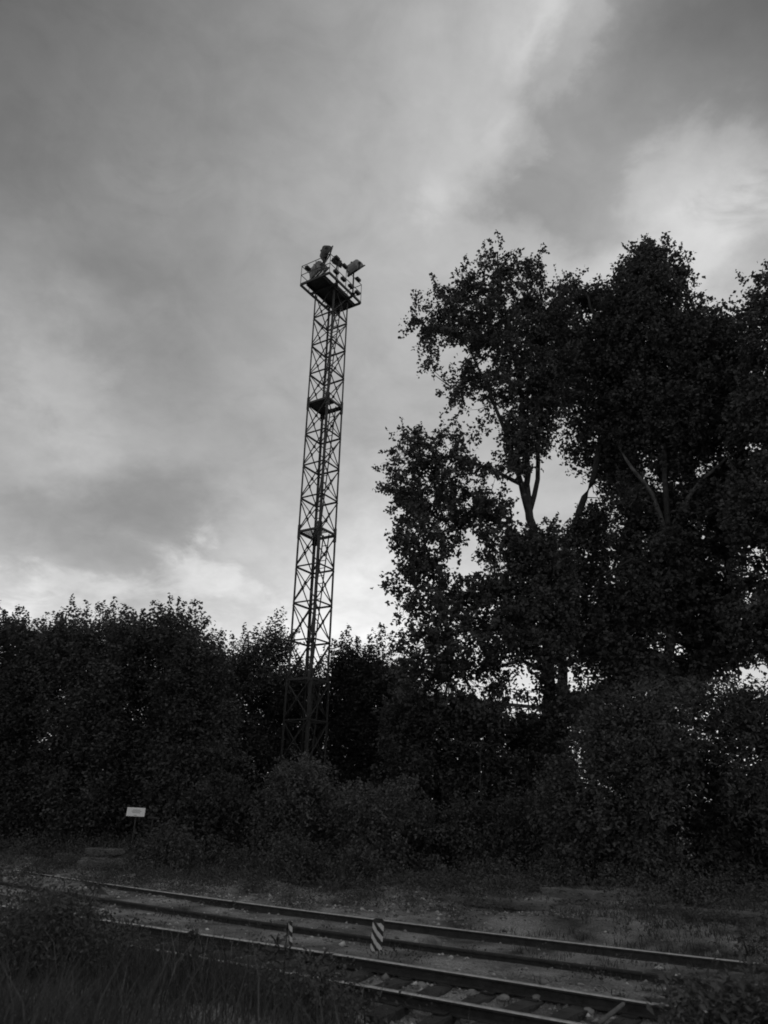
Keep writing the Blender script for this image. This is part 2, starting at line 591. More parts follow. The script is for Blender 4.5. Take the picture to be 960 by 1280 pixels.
def twig_arrays(A, B, r0, r1, rng):
    """thin three-sided twigs from A to B with one bend"""
    n = len(A)
    mid = (A + B) / 2 + rng.normal(size=(n, 3)) * np.linalg.norm(B - A, axis=1)[:, None] * .06
    d = unit(B - A)
    s = unit(np.cross(d, rng.normal(size=(n, 3)))); u = np.cross(d, s)
    rg = []
    for P, r in ((A, r0), (mid, (r0 + r1) / 2), (B, r1)):
        for k in range(3):
            c, q = math.cos(k * 2.0944), math.sin(k * 2.0944)
            rg.append(P + (s * c + u * q) * (r[:, None] if hasattr(r, 'shape') else r))
    V = np.stack(rg, 1)
    fc = []
    for a in (0, 3):
        for k in range(3):
            k2 = (k + 1) % 3
            fc += [(a + k, a + k2, a + 3 + k2), (a + k, a + 3 + k2, a + 3 + k)]
    F = (np.array(fc)[None] + (np.arange(n) * 9)[:, None, None]).reshape(-1, 3)
    return V.reshape(-1, 3), F


_cr = np.random.default_rng(8)
_cd = unit(_cr.normal(size=(16, 3))); _cp = _cr.uniform(0, 6.28, 16); _cf = np.concatenate([np.full(7, 2.5), np.full(9, 4.6)]) * _cr.uniform(.8, 1.25, 16)


def clumpy(W):
    return (np.sin((W @ _cd.T) * _cf + _cp) * np.where(_cf < 3.4, 1.0, .75)).sum(1) / 2.6


def volume_blobs(poly, Y, T, rb, rng, fill=1.0, holes=(), clump=None):
    """clump centres through the volume behind an outline that stands at distance Y and is up to 2T deep"""
    q = np.asarray(poly, float)
    lo, hi = q.min(0), q.max(0)
    pxm = Y / FPX * 1.07                       # metres per pixel there
    area = 0.5 * abs(np.dot(q[:, 0], np.roll(q[:, 1], 1)) - np.dot(q[:, 1], np.roll(q[:, 0], 1))) * pxm * pxm
    n = int(fill * area * (2 * T) / (4.19 * rb ** 3 * .7) * 1.0) + 6
    P = rng.uniform(lo, hi, (n * 12, 2))
    P = P[inpoly(P, poly)]
    e = edged(P, poly) * pxm
    ok = e > rb * rng.uniform(.25, .75, len(P))
    for (hx, hy, hr) in holes:
        ok &= np.hypot(P[:, 0] - hx, P[:, 1] - hy) > hr + rb / pxm * .55
    P, e = P[ok], e[ok]
    th = T * np.sqrt(np.clip(e / T, .03, 1))
    off = rng.uniform(-1, 1, len(P)) * th
    Dp = rays(P)
    Yv = Y + off
    W = np.stack([Dp[:, 0] * Yv, Yv, EYE + Dp[:, 2] * Yv], -1)
    if clump is not None:
        W = W[clumpy(W) > clump + rng.normal(size=len(W)) * .2]
    # thin to a loose blue-noise set
    keep = []
    cell = {}
    mn = rb * .62
    for i in range(len(W)):
        k = tuple((W[i] // mn).astype(int))
        bad = False
        for a in (-1, 0, 1):
            for b in (-1, 0, 1):
                for c in (-1, 0, 1):
                    for j in cell.get((k[0] + a, k[1] + b, k[2] + c), ()):
                        if ((W[i] - W[j]) ** 2).sum() < mn * mn: bad = True; break
                    if bad: break
                if bad: break
            if bad: break
        if not bad:
            cell.setdefault(k, []).append(i); keep.append(i)
            if len(keep) >= n: break
    return W[keep]


def clump_leaves(B, rb, nspr, nlf, rng, spr_len=.45, droop=.5, jit=.08, flat=.8, outward=None):
    """leaves along short sprigs through each clump"""
    nb = len(B)
    o = unit(rng.normal(size=(nb, nspr, 3))) * (rng.uniform(0, 1, (nb, nspr, 1)) ** .5) * rb
    o[..., 2] *= flat
    S0 = B[:, None] + o
    d = unit(o / rb + rng.normal(size=o.shape) * .5)
    d[..., 2] -= droop * rng.uniform(.3, 1.3, d.shape[:2])
    d = unit(d)
    tt = rng.uniform(0, 1, (nb, nspr, nlf, 1))
    ln = spr_len * rng.uniform(.5, 1.3, (nb, nspr, 1, 1))
    P = S0[:, :, None] + d[:, :, None] * tt * ln
    P[..., 2] -= (tt[..., 0] ** 2) * ln[..., 0] * .25 * droop
    P = P + rng.normal(size=P.shape) * jit
    return P.reshape(-1, 3), S0.reshape(-1, 3)


def shoots(tips, Y, rng, n=46, wd=.16):
    """upright leafy shoots: (x, y of the tip, x, y of the foot)"""
    out = []
    for (tx, ty, bx_, by_) in tips:
        yy = Y + rng.uniform(-1, 1)
        a, b = np.array(at(bx_, by_, yy)), np.array(at(tx, ty, yy))
        k = rng.uniform(0, 1, (n, 1)) ** .9
        out.append(a + (b - a) * k + rng.normal(size=(n, 3)) * wd * (1.08 - k) + rng.normal(size=(n, 3)) * .03)
    return np.concatenate(out)


class Tree:
    def __init__(s, name, base, label, cat, group, seed):
        s.rng = np.random.default_rng(seed)
        s.base = Vector(base)
        s.o = empty(name, base, label, cat, group)
        s.nodes = []
        s.L = []; s.Z = []; s.blobs = []; s.tone = 1.0

    def limb(s, pts, r0, r1, name='limb', material='bark', sides=7, bend=.0):
        pts = [Vector(p) for p in pts]
        # resample with a little wander
        q = []
        for a, b in zip(pts, pts[1:]):
            k = max(2, int((b - a).length / .6))
            for i in range(k):
                w_ = Vector(s.rng.normal(size=3)) * (r0 * .18 if (i or q) else 0)
                q.append(a.lerp(b, i / k) + w_)
        q.append(pts[-1])
        rr = [r0 + (r1 - r0) * (i / (len(q) - 1)) ** .85 for i in range(len(q))]
        if name == 'trunk': rr[0] *= 1.35
        bm = bmesh.new(); tube(bm, [p - s.base for p in q], rr, sides)
        s.nodes += [np.array(p) for p in q]
        o = from_bm(name, bm, material, s.o)
        for p_ in o.data.polygons: p_.use_smooth = True
        return o

    def fill(s, poly, Y, T, rb, nspr=5, nlf=9, fill=1.0, holes=(), spr=.45, droop=.5, jit=.08, flat=.8, clump=None):
        B = volume_blobs(poly, Y, T, rb, s.rng, fill, holes, clump)
        bk = B[:, 1] > Y + T * .2                 # the far side of the crown: fewer and coarser leaves
        s.add_blobs(B[~bk], rb, nspr, nlf, spr, droop, jit, flat)
        s.add_blobs(B[bk], rb, max(2, int(nspr * .5)), nlf, spr, droop, jit, flat, 1.4)

    def spray(s, poly, Y, T, rb, fill, holes=(), clump=None, nsp=8, nlf=9, ln=1.1, hang=.35):
        """drooping sprays that follow the branches outwards"""
        B = volume_blobs(poly, Y, T, rb, s.rng, fill, holes, clump)
        N = np.array(s.nodes)
        j = np.array([(np.linalg.norm(N - b_, axis=1) + np.maximum((N - b_)[:, 2], 0) * .8).argmin() for b_ in B])
        d = unit(B - N[j] + s.rng.normal(size=B.shape) * .35)
        l_ = ln * s.rng.uniform(.6, 1.25, (len(B), 1, 1))
        k = s.rng.uniform(-.55, .5, (len(B), nsp, 1))
        S0 = B[:, None] + d[:, None] * k * l_
        S0[..., 2] -= ((k[..., 0] + .55) ** 2) * .18 * l_[..., 0]
        sd_ = unit(s.rng.normal(size=S0.shape) + d[:, None] * .9); sd_[..., 2] -= .55; sd_ = unit(sd_)
        tt = s.rng.uniform(0, 1, (len(B), nsp, nlf, 1))
        P = S0[:, :, None] + sd_[:, :, None] * tt * hang * s.rng.uniform(.5, 1.4, (len(B), nsp, 1, 1)) + s.rng.normal(size=(len(B), nsp, nlf, 3)) * .045
        s.put(P.reshape(-1, 3)); s.blobs.append(B + d * l_[:, 0] * .4)

    def put(s, P, z=1.0):
        s.L.append(P); s.Z.append(np.full(len(P), z))

    def add_blobs(s, B, rb, nspr=5, nlf=9, spr=.45, droop=.5, jit=.08, flat=.8, z=1.0):
        g = gz(B[:, 0], B[:, 1])
        B = B[B[:, 2] > g + .1]
        P, S0 = clump_leaves(B, rb, nspr, nlf, s.rng, spr, droop, jit, flat)
        s.put(P, z); s.blobs.append(B)

    def fringe(s, poly, Y, n, ln=.55, nl=16, wd=.09, vert=0.0, ymax=1e9):
        """leafy sprigs that reach out past the outline"""
        q = np.asarray(poly, float); nx_ = np.roll(q, -1, 0)
        L = np.linalg.norm(nx_ - q, axis=1)
        k = s.rng.choice(len(q), n, p=L / L.sum())
        P = q[k] + (nx_ - q)[k] * s.rng.uniform(0, 1, (n, 1))
        tn = unit((nx_ - q)[k]); nn = np.stack([tn[:, 1], -tn[:, 0]], -1)
        ins = inpoly(P + nn * 3, poly)
        nn[ins] *= -1
        nn = unit(nn + s.rng.normal(size=nn.shape) * .45 + np.array([0, -vert]))
        pxm = Y / FPX * 1.07
        ok = P[:, 1] < ymax
        P, nn = P[ok], nn[ok]
        l_ = ln * s.rng.uniform(.4, 1.25, (len(P), 1)) / pxm
        A, B = P - nn * l_ * .6, P + nn * l_ * .55
        Yv = (Y + s.rng.uniform(-.5, .5, len(P)))[:, None]
        A3, B3 = rays(A) * Yv, rays(B) * Yv
        A3[:, 2] += EYE; B3[:, 2] += EYE
        k = s.rng.uniform(0, 1, (len(P), nl, 1)) ** .8
        s.put((A3[:, None] + (B3 - A3)[:, None] * k + s.rng.normal(size=(len(P), nl, 3)) * wd * (1.1 - .75 * k)).reshape(-1, 3))

    def finish(s, material, size, asp=.75, up=.7, crown='crown', twig_r=.014, bark='bark', frac=1.0):
        P = np.concatenate(s.L); Z = np.concatenate(s.Z)
        k = P[:, 2] > gz(P[:, 0], P[:, 1]) + .02
        P, Z = P[k], Z[k]
        V, F, tone = leaf_arrays(P, size * Z, s.rng, asp, up)
        tone = tone * s.tone
        V = V - np.array(s.base)
        me = np_mesh(crown, V, F, tone)
        c = tag(link(crown, me, material, s.o), kind='stuff')
        if s.blobs and s.nodes:
            B = np.concatenate(s.blobs)
            B = B[s.rng.uniform(0, 1, len(B)) < frac]
            N = np.array(s.nodes)
            j = np.empty(len(B), int)
            for i in range(len(B)):
                dd = N - B[i]
                cost = np.linalg.norm(dd, axis=1) + np.maximum(dd[:, 2], 0) * .8
                j[i] = cost.argmin()
            A = N[j]
            ln = np.linalg.norm(B - A, axis=1)
            V, F = twig_arrays(A, B, twig_r * np.clip(ln, .5, 2.2), twig_r * .35, s.rng)
            tag(link('twigs', np_mesh('twigs', V - np.array(s.base), F), bark, s.o), kind='stuff')
        return s.o


def gnd(px, py):
    """where the line of sight meets the ground"""
    d = ray(px, py)
    for k in np.arange(4, 60, .02):
        p_ = d * (k / d[1])
        if EYE + p_[2] <= gzf(p_[0], p_[1]): break
    return Vector((p_[0], p_[1], gzf(p_[0], p_[1])))


def gbase(px, Y, dz=-.05):
    p = at(px, 1060, Y)
    return Vector((p.x, Y, gzf(p.x, Y) + dz))



# ------------------------------------------------------------------ tall trees on the right
def A_(x, y, Y): return at(x, y, Y)


TALL = 'tall trees at the right'
# pale-edged poplar nearest the mast
T = Tree('poplar_tree', gbase(684, 27), 'tall poplar nearest the mast with ragged crown and a low left bough', 'tree', TALL, 21)
b = T.base
T.limb([b, A_(684, 820, 27), A_(676, 730, 27), A_(664, 660, 27), A_(660, 632, 27)], .28, .16, 'trunk')
T.limb([A_(660, 640, 27), A_(650, 600, 27), A_(637, 555, 26.8), A_(618, 505, 26.6), A_(590, 440, 26.4), A_(560, 400, 26)], .13, .03)
T.limb([A_(661, 640, 27), A_(660, 590, 27.2), A_(656, 530, 27.4), A_(645, 450, 27.6), A_(622, 380, 27.6), A_(622, 315, 27.6)], .14, .03)
T.limb([A_(662, 640, 27), A_(672, 600, 27.4), A_(672, 555, 27.6), A_(682, 480, 28), A_(675, 380, 28.2)], .11, .03)
T.limb([A_(654, 606, 27), A_(630, 594, 26.7), A_(606, 584, 26.4), A_(570, 572, 26), A_(520, 570, 25.6)], .10, .02)
T.limb([A_(670, 690, 27), A_(630, 655, 26.7), A_(600, 646, 26.3), A_(560, 650, 26), A_(520, 640, 25.8)], .10, .02)
T.limb([A_(678, 740, 27), A_(640, 730, 26.5), A_(580, 745, 26), A_(520, 735, 25.6)], .12, .02)
T.limb([A_(682, 790, 27), A_(640, 790, 26.6), A_(600, 785, 26.2), A_(540, 800, 25.8)], .11, .02)
T.limb([A_(684, 840, 27), A_(650, 825, 26.6), A_(620, 835, 26.3), A_(560, 850, 26)], .09, .02)
T.limb([A_(640, 440, 27.5), A_(610, 420, 27), A_(560, 420, 26.4), A_(525, 405, 26)], .06, .012)
T.limb([A_(650, 470, 27.5), A_(600, 470, 27), A_(565, 485, 26.6)], .05, .012)
upper = [(502, 405), (520, 392), (514, 368), (535, 378), (536, 342), (562, 356), (576, 350), (580, 320), (592, 334), (603, 336), (608, 308), (627, 295), (634, 320), (646, 324), (682, 310), (672, 330), (682, 342), (702, 350),
         (705, 362), (718, 380), (722, 440), (715, 510), (700, 552), (685, 545), (668, 578), (650, 566), (640, 562), (622, 515), (606, 522), (592, 490), (572, 512), (552, 502), (554, 482), (575, 470), (563, 455), (542, 474), (536, 448), (522, 444), (527, 425), (510, 418)]
T.fill([(575, 400), (610, 380), (650, 360), (690, 370), (720, 400), (722, 470), (708, 530), (680, 520), (640, 500), (600, 440)], 27.4, 2.0, .42, 6, 10, .5)
T.fringe(upper, 26.8, 60, .9, 18, .08)
T.spray(upper, 27, 2.2, .36, .30, clump=.05, holes=[(620, 388, 5), (612, 450, 5), (608, 462, 4), (640, 372, 3), (655, 405, 3)])
clump = [(474, 610), (488, 590), (484, 560), (502, 540), (525, 525), (548, 530), (570, 535), (590, 542), (606, 533), (602, 550), (586, 560), (605, 574), (625, 568), (642, 566), (646, 592), (640, 602), (618, 592), (598, 586), (592, 604), (612, 606), (640, 622), (652, 640),
         (640, 660), (615, 644), (600, 650), (586, 664), (572, 676), (564, 690), (550, 696), (530, 690), (508, 692), (490, 677), (488, 655), (500, 645), (497, 625), (484, 622)]
T.fringe(clump, 26, 40, .8, 18, .08)
T.spray(clump, 26, 1.5, .36, .50, clump=.02, holes=[(560, 556, 2), (578, 628, 3)])
lower = [(480, 727), (500, 712), (500, 698), (515, 688), (556, 690), (562, 706), (580, 716), (594, 714), (600, 690), (598, 665), (605, 650), (640, 645), (660, 660), (690, 648), (706, 660), (716, 700), (716, 830), (726, 862), (705, 880), (690, 880), (665, 868), (640, 872),
         (600, 862), (560, 862), (520, 874), (500, 862), (505, 830), (495, 800), (506, 780), (496, 755), (508, 745), (490, 738)]
T.fringe(lower, 26, 45, .8, 18, .08, 0, 840)
T.spray([p_ for p_ in lower], 26.2, 2.0, .36, .19, holes=[(583, 848, 10), (642, 832, 8), (658, 842, 8), (704, 838, 8), (720, 850, 9), (580, 690, 8)])
T.spray([(618, 505), (650, 500), (700, 500), (700, 560), (682, 585), (676, 560), (668, 600), (650, 606), (640, 590), (628, 560)], 26.8, 1.0, .34, .45)
T.fill([(600, 720), (650, 670), (700, 665), (715, 720), (716, 830), (690, 830), (650, 810), (620, 780)], 26, 2.2, .42, 6, 10, .45, clump=-.1)
T.fill(lower, 26.4, 2.0, .36, 4, 11, .28, clump=.0, holes=[(585, 812, 5), (583, 848, 12), (574, 850, 8), (642, 832, 8), (655, 840, 8), (662, 848, 6), (612, 848, 5), (704, 838, 8), (720, 850, 9), (556, 745, 3), (600, 760, 3), (620, 815, 3), (530, 820, 4), (545, 850, 4)], droop=.6)
T.fill([(500, 850), (560, 866), (600, 868), (640, 876), (700, 872), (735, 866), (740, 912), (500, 910)], 26, 1.5, .36, 5, 11, .42, clump=.0)
T.put(shoots([(627, 294, 624, 330), (605, 303, 608, 335), (581, 320, 585, 350), (537, 341, 552, 366), (515, 368, 535, 392), (500, 405, 530, 400), (682, 310, 655, 335), (473, 611, 500, 600), (480, 728, 505, 722), (541, 472, 548, 440), (564, 512, 568, 480)], 26.6, T.rng, 40, .13))
T.finish('leaf_poplar', .14, .80, .4)

# leaning tree between the poplar and the big dark one
T = Tree('leaning_tree', gbase(700, 30), 'tree with slanting dark trunk between the ragged poplar and the broad dark tree', 'tree', TALL, 22)
T.limb([T.base, A_(700, 780, 30), A_(708, 700, 29.6), A_(724, 640, 29), A_(738, 605, 28.6), A_(756, 540, 28.6), A_(752, 440, 29), A_(735, 370, 29)], .28, .05, 'trunk')
T.limb([A_(756, 545, 28.6), A_(725, 500, 29), A_(712, 430, 29)], .12, .02)
T.limb([A_(754, 480, 28.6), A_(780, 430, 29.4), A_(775, 380, 29.6)], .11, .02)
T.fill([(698, 366), (710, 343), (738, 350), (752, 342), (772, 380), (800, 480), (800, 600), (770, 640), (752, 612), (740, 600), (726, 594), (712, 580), (700, 545), (690, 470)], 30, 2.2, .44, 7, 11, .95, clump=-.2, holes=[(718, 506, 5), (728, 392, 4), (712, 528, 3)])
T.fill([(700, 660), (720, 650), (735, 625), (760, 618), (765, 680), (755, 740), (756, 900), (700, 900), (696, 780)], 30, 1.6, .40, 6, 11, .7, holes=[(724, 690, 4), (742, 745, 4), (735, 616, 8), (722, 852, 12), (738, 838, 9), (706, 832, 5)])
T.fringe([(698, 366), (710, 343), (738, 350), (752, 342), (772, 380), (800, 480), (752, 612), (740, 600), (726, 594), (712, 580), (700, 545)], 29.6, 40, .8, 16, .09)
T.finish('leaf_poplar', .15, .8, .4)

# broad dark tree with forked pale trunk
T = Tree('broad_dark_tree', gbase(826, 27.3), 'broadest darkest tree with forked pale limbs and domed top', 'tree', TALL, 23)
T.limb([T.base, A_(828, 840, 27.3), A_(842, 780, 27.3), A_(836, 700, 27.2), A_(834, 665, 27.2)], .27, .15, 'trunk', 'bark')
T.limb([A_(834, 672, 27.2), A_(816, 618, 27.0), A_(790, 586, 27.0), A_(772, 556, 27.6)], .135, .04, material='bark_pale')
T.limb([A_(836, 672, 27.2), A_(852, 635, 27.0), A_(876, 600, 27.0), A_(905, 575, 27.0), A_(930, 560, 27.3)], .125, .04, material='bark_pale')
T.limb([A_(835, 680, 27.2), A_(832, 600, 26.8), A_(825, 480, 27.6), A_(822, 360, 28)], .13, .04)
T.limb([A_(828, 520, 27.4), A_(860, 450, 27.8), A_(880, 400, 28)], .10, .02)
T.limb([A_(838, 720, 27.2), A_(790, 700, 26.6), A_(750, 720, 27)], .10, .02)
T.limb([A_(838, 720, 27.2), A_(880, 720, 26.6), A_(910, 730, 27)], .10, .02)
top = [(756, 360), (764, 345), (776, 325), (795, 303), (812, 306), (828, 292), (842, 302), (856, 302), (856, 330), (866, 350), (878, 376), (896, 380), (908, 392), (922, 402), (940, 430), (955, 500), (950, 560), (900, 560), (860, 600), (835, 610), (810, 580), (770, 560), (760, 500), (750, 420)]
T.fringe(top, 28, 45, .6, 18, .12, .3, 480)
T.fill(top, 28.2, 2.6, .46, 7, 11, 1.35, clump=-.25, holes=[(852, 385, 3)], droop=.35)
T.fill([(770, 560), (800, 580), (835, 610), (870, 590), (920, 560), (955, 570), (945, 640), (920, 700), (925, 800), (905, 838), (880, 848), (862, 842), (850, 790), (835, 800), (800, 850), (745, 842), (738, 780), (755, 700), (768, 640)], 28.2, 2.4, .46, 7, 11, 1.15, clump=-.25,
       holes=[(808, 680, 4), (846, 802, 9), (848, 815, 7), (894, 702, 5), (896, 736, 5), (877, 655, 4), (932, 700, 4), (742, 800, 5), (806, 836, 4), (895, 668, 4)], droop=.5)
T.fill([(742, 800), (780, 790), (835, 800), (870, 800), (930, 790), (940, 832), (905, 850), (880, 868), (850, 880), (800, 885), (745, 880)], 27.6, 1.8, .42, 6, 11, .7, clump=-.1, holes=[(846, 806, 8), (848, 816, 6), (885, 846, 7), (915, 845, 7), (800, 836, 4), (738, 850, 8)])
T.put(shoots([(828, 290, 826, 325), (803, 301, 806, 330), (852, 302, 846, 330), (777, 320, 788, 345), (857, 338, 850, 355)], 28.2, T.rng, 45, .16))
T.finish('leaf_poplar', .15, .85, .5, bark='bark')

# tree at the right edge
T = Tree('edge_tree', gbase(968, 24.5), 'tall tree cut by the right edge of the picture', 'tree', TALL, 24)
T.limb([T.base, A_(975, 800, 24.5), A_(985, 680, 24.5), A_(975, 520, 25), A_(965, 360, 25.4)], .36, .04, 'trunk')
T.limb([A_(985, 700, 24.5), A_(930, 620, 24.6), A_(905, 560, 25)], .12, .02)
T.limb([A_(978, 560, 25), A_(945, 480, 25), A_(935, 380, 25)], .11, .02)
T.limb([A_(980, 760, 24.5), A_(940, 790, 24.4), A_(915, 770, 24.6)], .07, .02)
T.fill([(916, 338), (930, 348), (946, 342), (962, 328), (1000, 310), (1070, 380), (1090, 560), (1070, 800), (1010, 842), (975, 826), (950, 830), (925, 815), (908, 800), (912, 700), (905, 620), (910, 500), (925, 430), (914, 404), (922, 380), (936, 374)], 25, 2.4, .45, 7, 11, .95, clump=-.25,
       holes=[(932, 574, 7), (930, 592, 7), (938, 600, 5), (958, 598, 6), (945, 686, 6), (955, 700, 6), (948, 560, 4), (926, 548, 4)], droop=.5)
T.put(shoots([(922, 337, 935, 375), (945, 345, 948, 370), (960, 328, 960, 360)], 25, T.rng, 45, .14))
T.finish('leaf_poplar', .145, .8, .4)

# ------------------------------------------------------------------ maples at the left
LEFT = 'dense thicket trees left of and behind the mast'


def maple(px, Y, poly, tips, label, seed, T_=2.6, name='maple_tree', fill=.62, size=.118, rb=.48, tone=1.0, holes=(), tp=None):
    t_ = Tree(name, gbase(px, Y), label, 'tree', LEFT, seed); t_.tone = tone
    ytop = min(p[1] for p in poly)
    t_.limb([t_.base, A_(px, 960, Y), A_(px + 4, 900, Y), A_(px, ytop + 60, Y), A_(px - 2, ytop + 18, Y)], .2, .03, 'trunk')
    xs_ = [p[0] for p in poly]
    for k in range(5):
        e = (min(xs_) + 12) + (max(xs_) - min(xs_) - 24) * (k + .5) / 5
        yb = 930 - 8 * k
        t_.limb([A_(px + 2, yb, Y), A_((px + e) / 2, (yb + ytop + 60) / 2, Y + t_.rng.uniform(-1, .5)), A_(e, ytop + 50 + 15 * abs(k - 2), Y + t_.rng.uniform(-1.2, 1))], .07, .015)
    t_.fill([(x_, y_ + (9 if y_ < 900 else 0)) for x_, y_ in poly], Y, T_, rb, 13, 12, fill * 1.65, holes, .5, .25, .1, .85, clump=-.2)
    t_.fringe(poly, Y, 46, .8, 22, .09, 1.2, ytop + 60)
    if tips: t_.put(shoots(tips, Y, t_.rng, 80, .12))
    return t_.finish('leaf_maple', size, .8, .9)


maple(10, 30, [(-40, 770), (-10, 765), (8, 766), (22, 760), (38, 778), (52, 800), (62, 840), (66, 1040), (-40, 1050)], [(22, 757, 22, 790), (5, 762, 8, 790), (34, 768, 30, 795), (44, 786, 42, 805)], 'thicket tree at the left edge with a low rounded top', 31, tone=.85, holes=[(2, 825, 5)])
maple(110, 29, [(40, 812), (50, 778), (60, 784), (72, 770), (92, 760), (110, 770), (125, 768), (143, 760), (158, 768), (182, 780), (196, 850), (200, 1040), (44, 1048)],
      [(90, 744, 91, 790), (108, 752, 108, 785), (123, 752, 121, 785), (143, 745, 142, 785), (157, 754, 153, 785), (75, 765, 78, 790), (54, 772, 56, 796), (134, 762, 135, 790), (168, 766, 167, 790)], 'thicket tree with a row of spiky upright shoots, above the white sign', 32, tone=1.1)
maple(222, 28, [(168, 800), (178, 775), (190, 764), (215, 758), (230, 768), (246, 768), (258, 790), (270, 802), (282, 850), (296, 1050), (160, 1048)],
      [(190, 750, 190, 790), (201, 754, 200, 785), (213, 744, 214, 785), (224, 748, 222, 780), (243, 749, 232, 785), (250, 753, 240, 786), (262, 770, 250, 795), (178, 762, 180, 790)], 'broad thicket tree with leaning shoots, left of the mast gap', 33, tone=.9)
maple(312, 33.6, [(258, 815), (275, 800), (290, 806), (304, 796), (318, 798), (334, 782), (350, 772), (362, 792), (370, 830), (372, 880), (372, 1040), (250, 1045)],
      [(276, 788, 278, 815), (290, 792, 292, 818), (306, 778, 306, 812), (320, 784, 322, 812), (336, 772, 338, 810), (354, 758, 350, 805), (346, 763, 344, 800), (374, 786, 355, 805), (264, 800, 268, 820)], 'thicket tree brushing the left leg of the mast', 34, tone=1.15, T_=2.0)
maple(392, 35, [(356, 838), (372, 826), (390, 822), (406, 828), (424, 838), (432, 900), (430, 1030), (352, 1030)], [(372, 815, 374, 845), (402, 818, 400, 845)], 'low thicket tree directly behind the mast', 35, T_=2.0, tone=.9)
maple(458, 34, [(418, 812), (430, 794), (440, 794), (450, 816), (462, 806), (474, 790), (486, 806), (500, 800), (514, 830), (520, 900), (516, 1040), (420, 1040)],
      [(436, 781, 437, 820), (428, 792, 428, 820), (447, 796, 446, 822), (475, 778, 474, 820), (462, 794, 462, 822), (490, 790, 490, 820), (418, 800, 420, 825), (502, 785, 503, 815)], 'thicket tree with narrow spires right of the mast', 36, size=.125, tone=.8)

# ------------------------------------------------------------------ shrubs in front
SHR = 'shrubs along the thicket edge'


def shrub(px, Y, poly, label, seed, T_=1.3, rb=.38, fill=.7, size=.12, material='leaf_bush', name='shrub', asp=.6, holes=(), droop=.3, nst=6, cat='shrub', group=SHR, up=.6, spr=.42, tips=None, nlf=14, clump=-.15, tone=1.0):
    t_ = Tree(name, gbase(px, Y), label, cat, group, seed); t_.tone = tone
    q = np.asarray(poly, float); x0, x1, y0, y1 = q[:, 0].min(), q[:, 0].max(), q[:, 1].min(), q[:, 1].max()
    for k in range(nst):
        e = x0 + (x1 - x0) * (k + .5 + t_.rng.uniform(-.25, .25)) / nst
        yt = y0 + (y1 - y0) * (.22 + .3 * abs((k + .5) / nst - .5) * 2)
        t_.limb([t_.base + Vector((t_.rng.uniform(-.15, .15), t_.rng.uniform(-.15, .15), 0)), A_((px + e) / 2, (y1 * .8 + yt * .2), Y + t_.rng.uniform(-.4, .4)), A_(e, yt, Y + t_.rng.uniform(-.6, .6))], .035, .008, 'stem', sides=5)
    t_.fill(poly, Y, T_, rb, 9, nlf, fill * 1.4, holes, spr, droop, .07, .85, clump=clump)
    t_.fringe(poly, Y, 40, spr * 1.1, 14, .06, .3, y1 - 15)
    if tips: t_.put(shoots(tips, Y, t_.rng, 40, .1))
    return t_.finish(material, size, asp, up, 'foliage', .008, frac=.6)


shrub(600, 27, [(478, 880), (500, 868), (530, 872), (560, 866), (590, 878), (625, 892), (650, 900), (690, 892), (716, 884), (715, 1050), (600, 1075), (478, 1070)], 'dark tangled shrub under the poplar crown', 41, 1.8, .45, .85, .14, clump=-.6, tone=.75, holes=[(645, 893, 4)])
shrub(735, 21.5, [(676, 1000), (688, 962), (712, 934), (728, 905), (748, 872), (775, 862), (800, 880), (815, 940), (815, 1090), (745, 1092), (690, 1075)], 'left part of the large shrub mass below the broad dark tree', 42, 1.7, .42, .72, .12, tone=1.1)
shrub(838, 20.8, [(772, 900), (790, 862), (815, 850), (842, 856), (868, 856), (886, 866), (900, 920), (905, 1112), (840, 1112), (775, 1096)], 'large round-topped shrub below the forked trunk', 43, 1.7, .42, .75, .125, tone=1.25, asp=.5, droop=.6, tips=[(800, 846, 802, 880), (830, 846, 830, 875)])
shrub(935, 20.2, [(878, 900), (890, 862), (912, 852), (938, 850), (960, 858), (1000, 872), (1030, 930), (1030, 1130), (900, 1122), (880, 1050)], 'shrub with hanging leaves at the right edge below the edge tree', 44, 1.7, .42, .75, .14, asp=.42, droop=.9)
shrub(262, 26.5, [(188, 1000), (205, 960), (230, 935), (262, 928), (300, 940), (325, 970), (335, 1060), (260, 1075), (190, 1070)], 'dark shrub between the white sign and the mast foot', 45, 1.6, .42, .65, .12, tone=.85)
shrub(372, 25.2, [(322, 1010), (334, 972), (350, 956), (372, 948), (396, 956), (420, 978), (432, 1030), (425, 1092), (330, 1092), (314, 1050)], 'paler shrub hiding the foot of the mast', 46, 1.4, .38, .7, .105, tone=1.25)
shrub(470, 23.6, [(418, 1020), (432, 992), (456, 978), (480, 985), (505, 976), (530, 992), (548, 1030), (545, 1092), (425, 1094), (410, 1060)], 'shrub right of the mast foot with feathery top', 47, 1.3, .36, .7, .10, tone=1.25)
shrub(618, 24, [(545, 1040), (565, 1012), (590, 1000), (620, 1004), (650, 994), (680, 1000), (705, 1030), (708, 1086), (600, 1092), (545, 1086)], 'low wide shrub left of the large shrub mass', 48, 1.3, .36, .66, .10, tone=1.05)
shrub(362, 21.5, [(336, 1080), (346, 1060), (364, 1052), (384, 1058), (396, 1078), (396, 1110), (340, 1108)], 'small round bush alone on the gravel edge before the mast', 49, .8, .28, .9, .085, nst=4)
shrub(444, 20.8, [(414, 1092), (424, 1074), (444, 1066), (464, 1074), (474, 1090), (472, 1116), (418, 1114)], 'small low bush right of the small round one', 50, .8, .28, .8, .085, nst=4)
shrub(225, 23.5, [(172, 1070), (186, 1046), (212, 1034), (240, 1040), (268, 1052), (282, 1076), (280, 1102), (180, 1100)], 'low spreading bush behind the old timber stack', 51, 1.0, .3, .7, .095, nst=5)
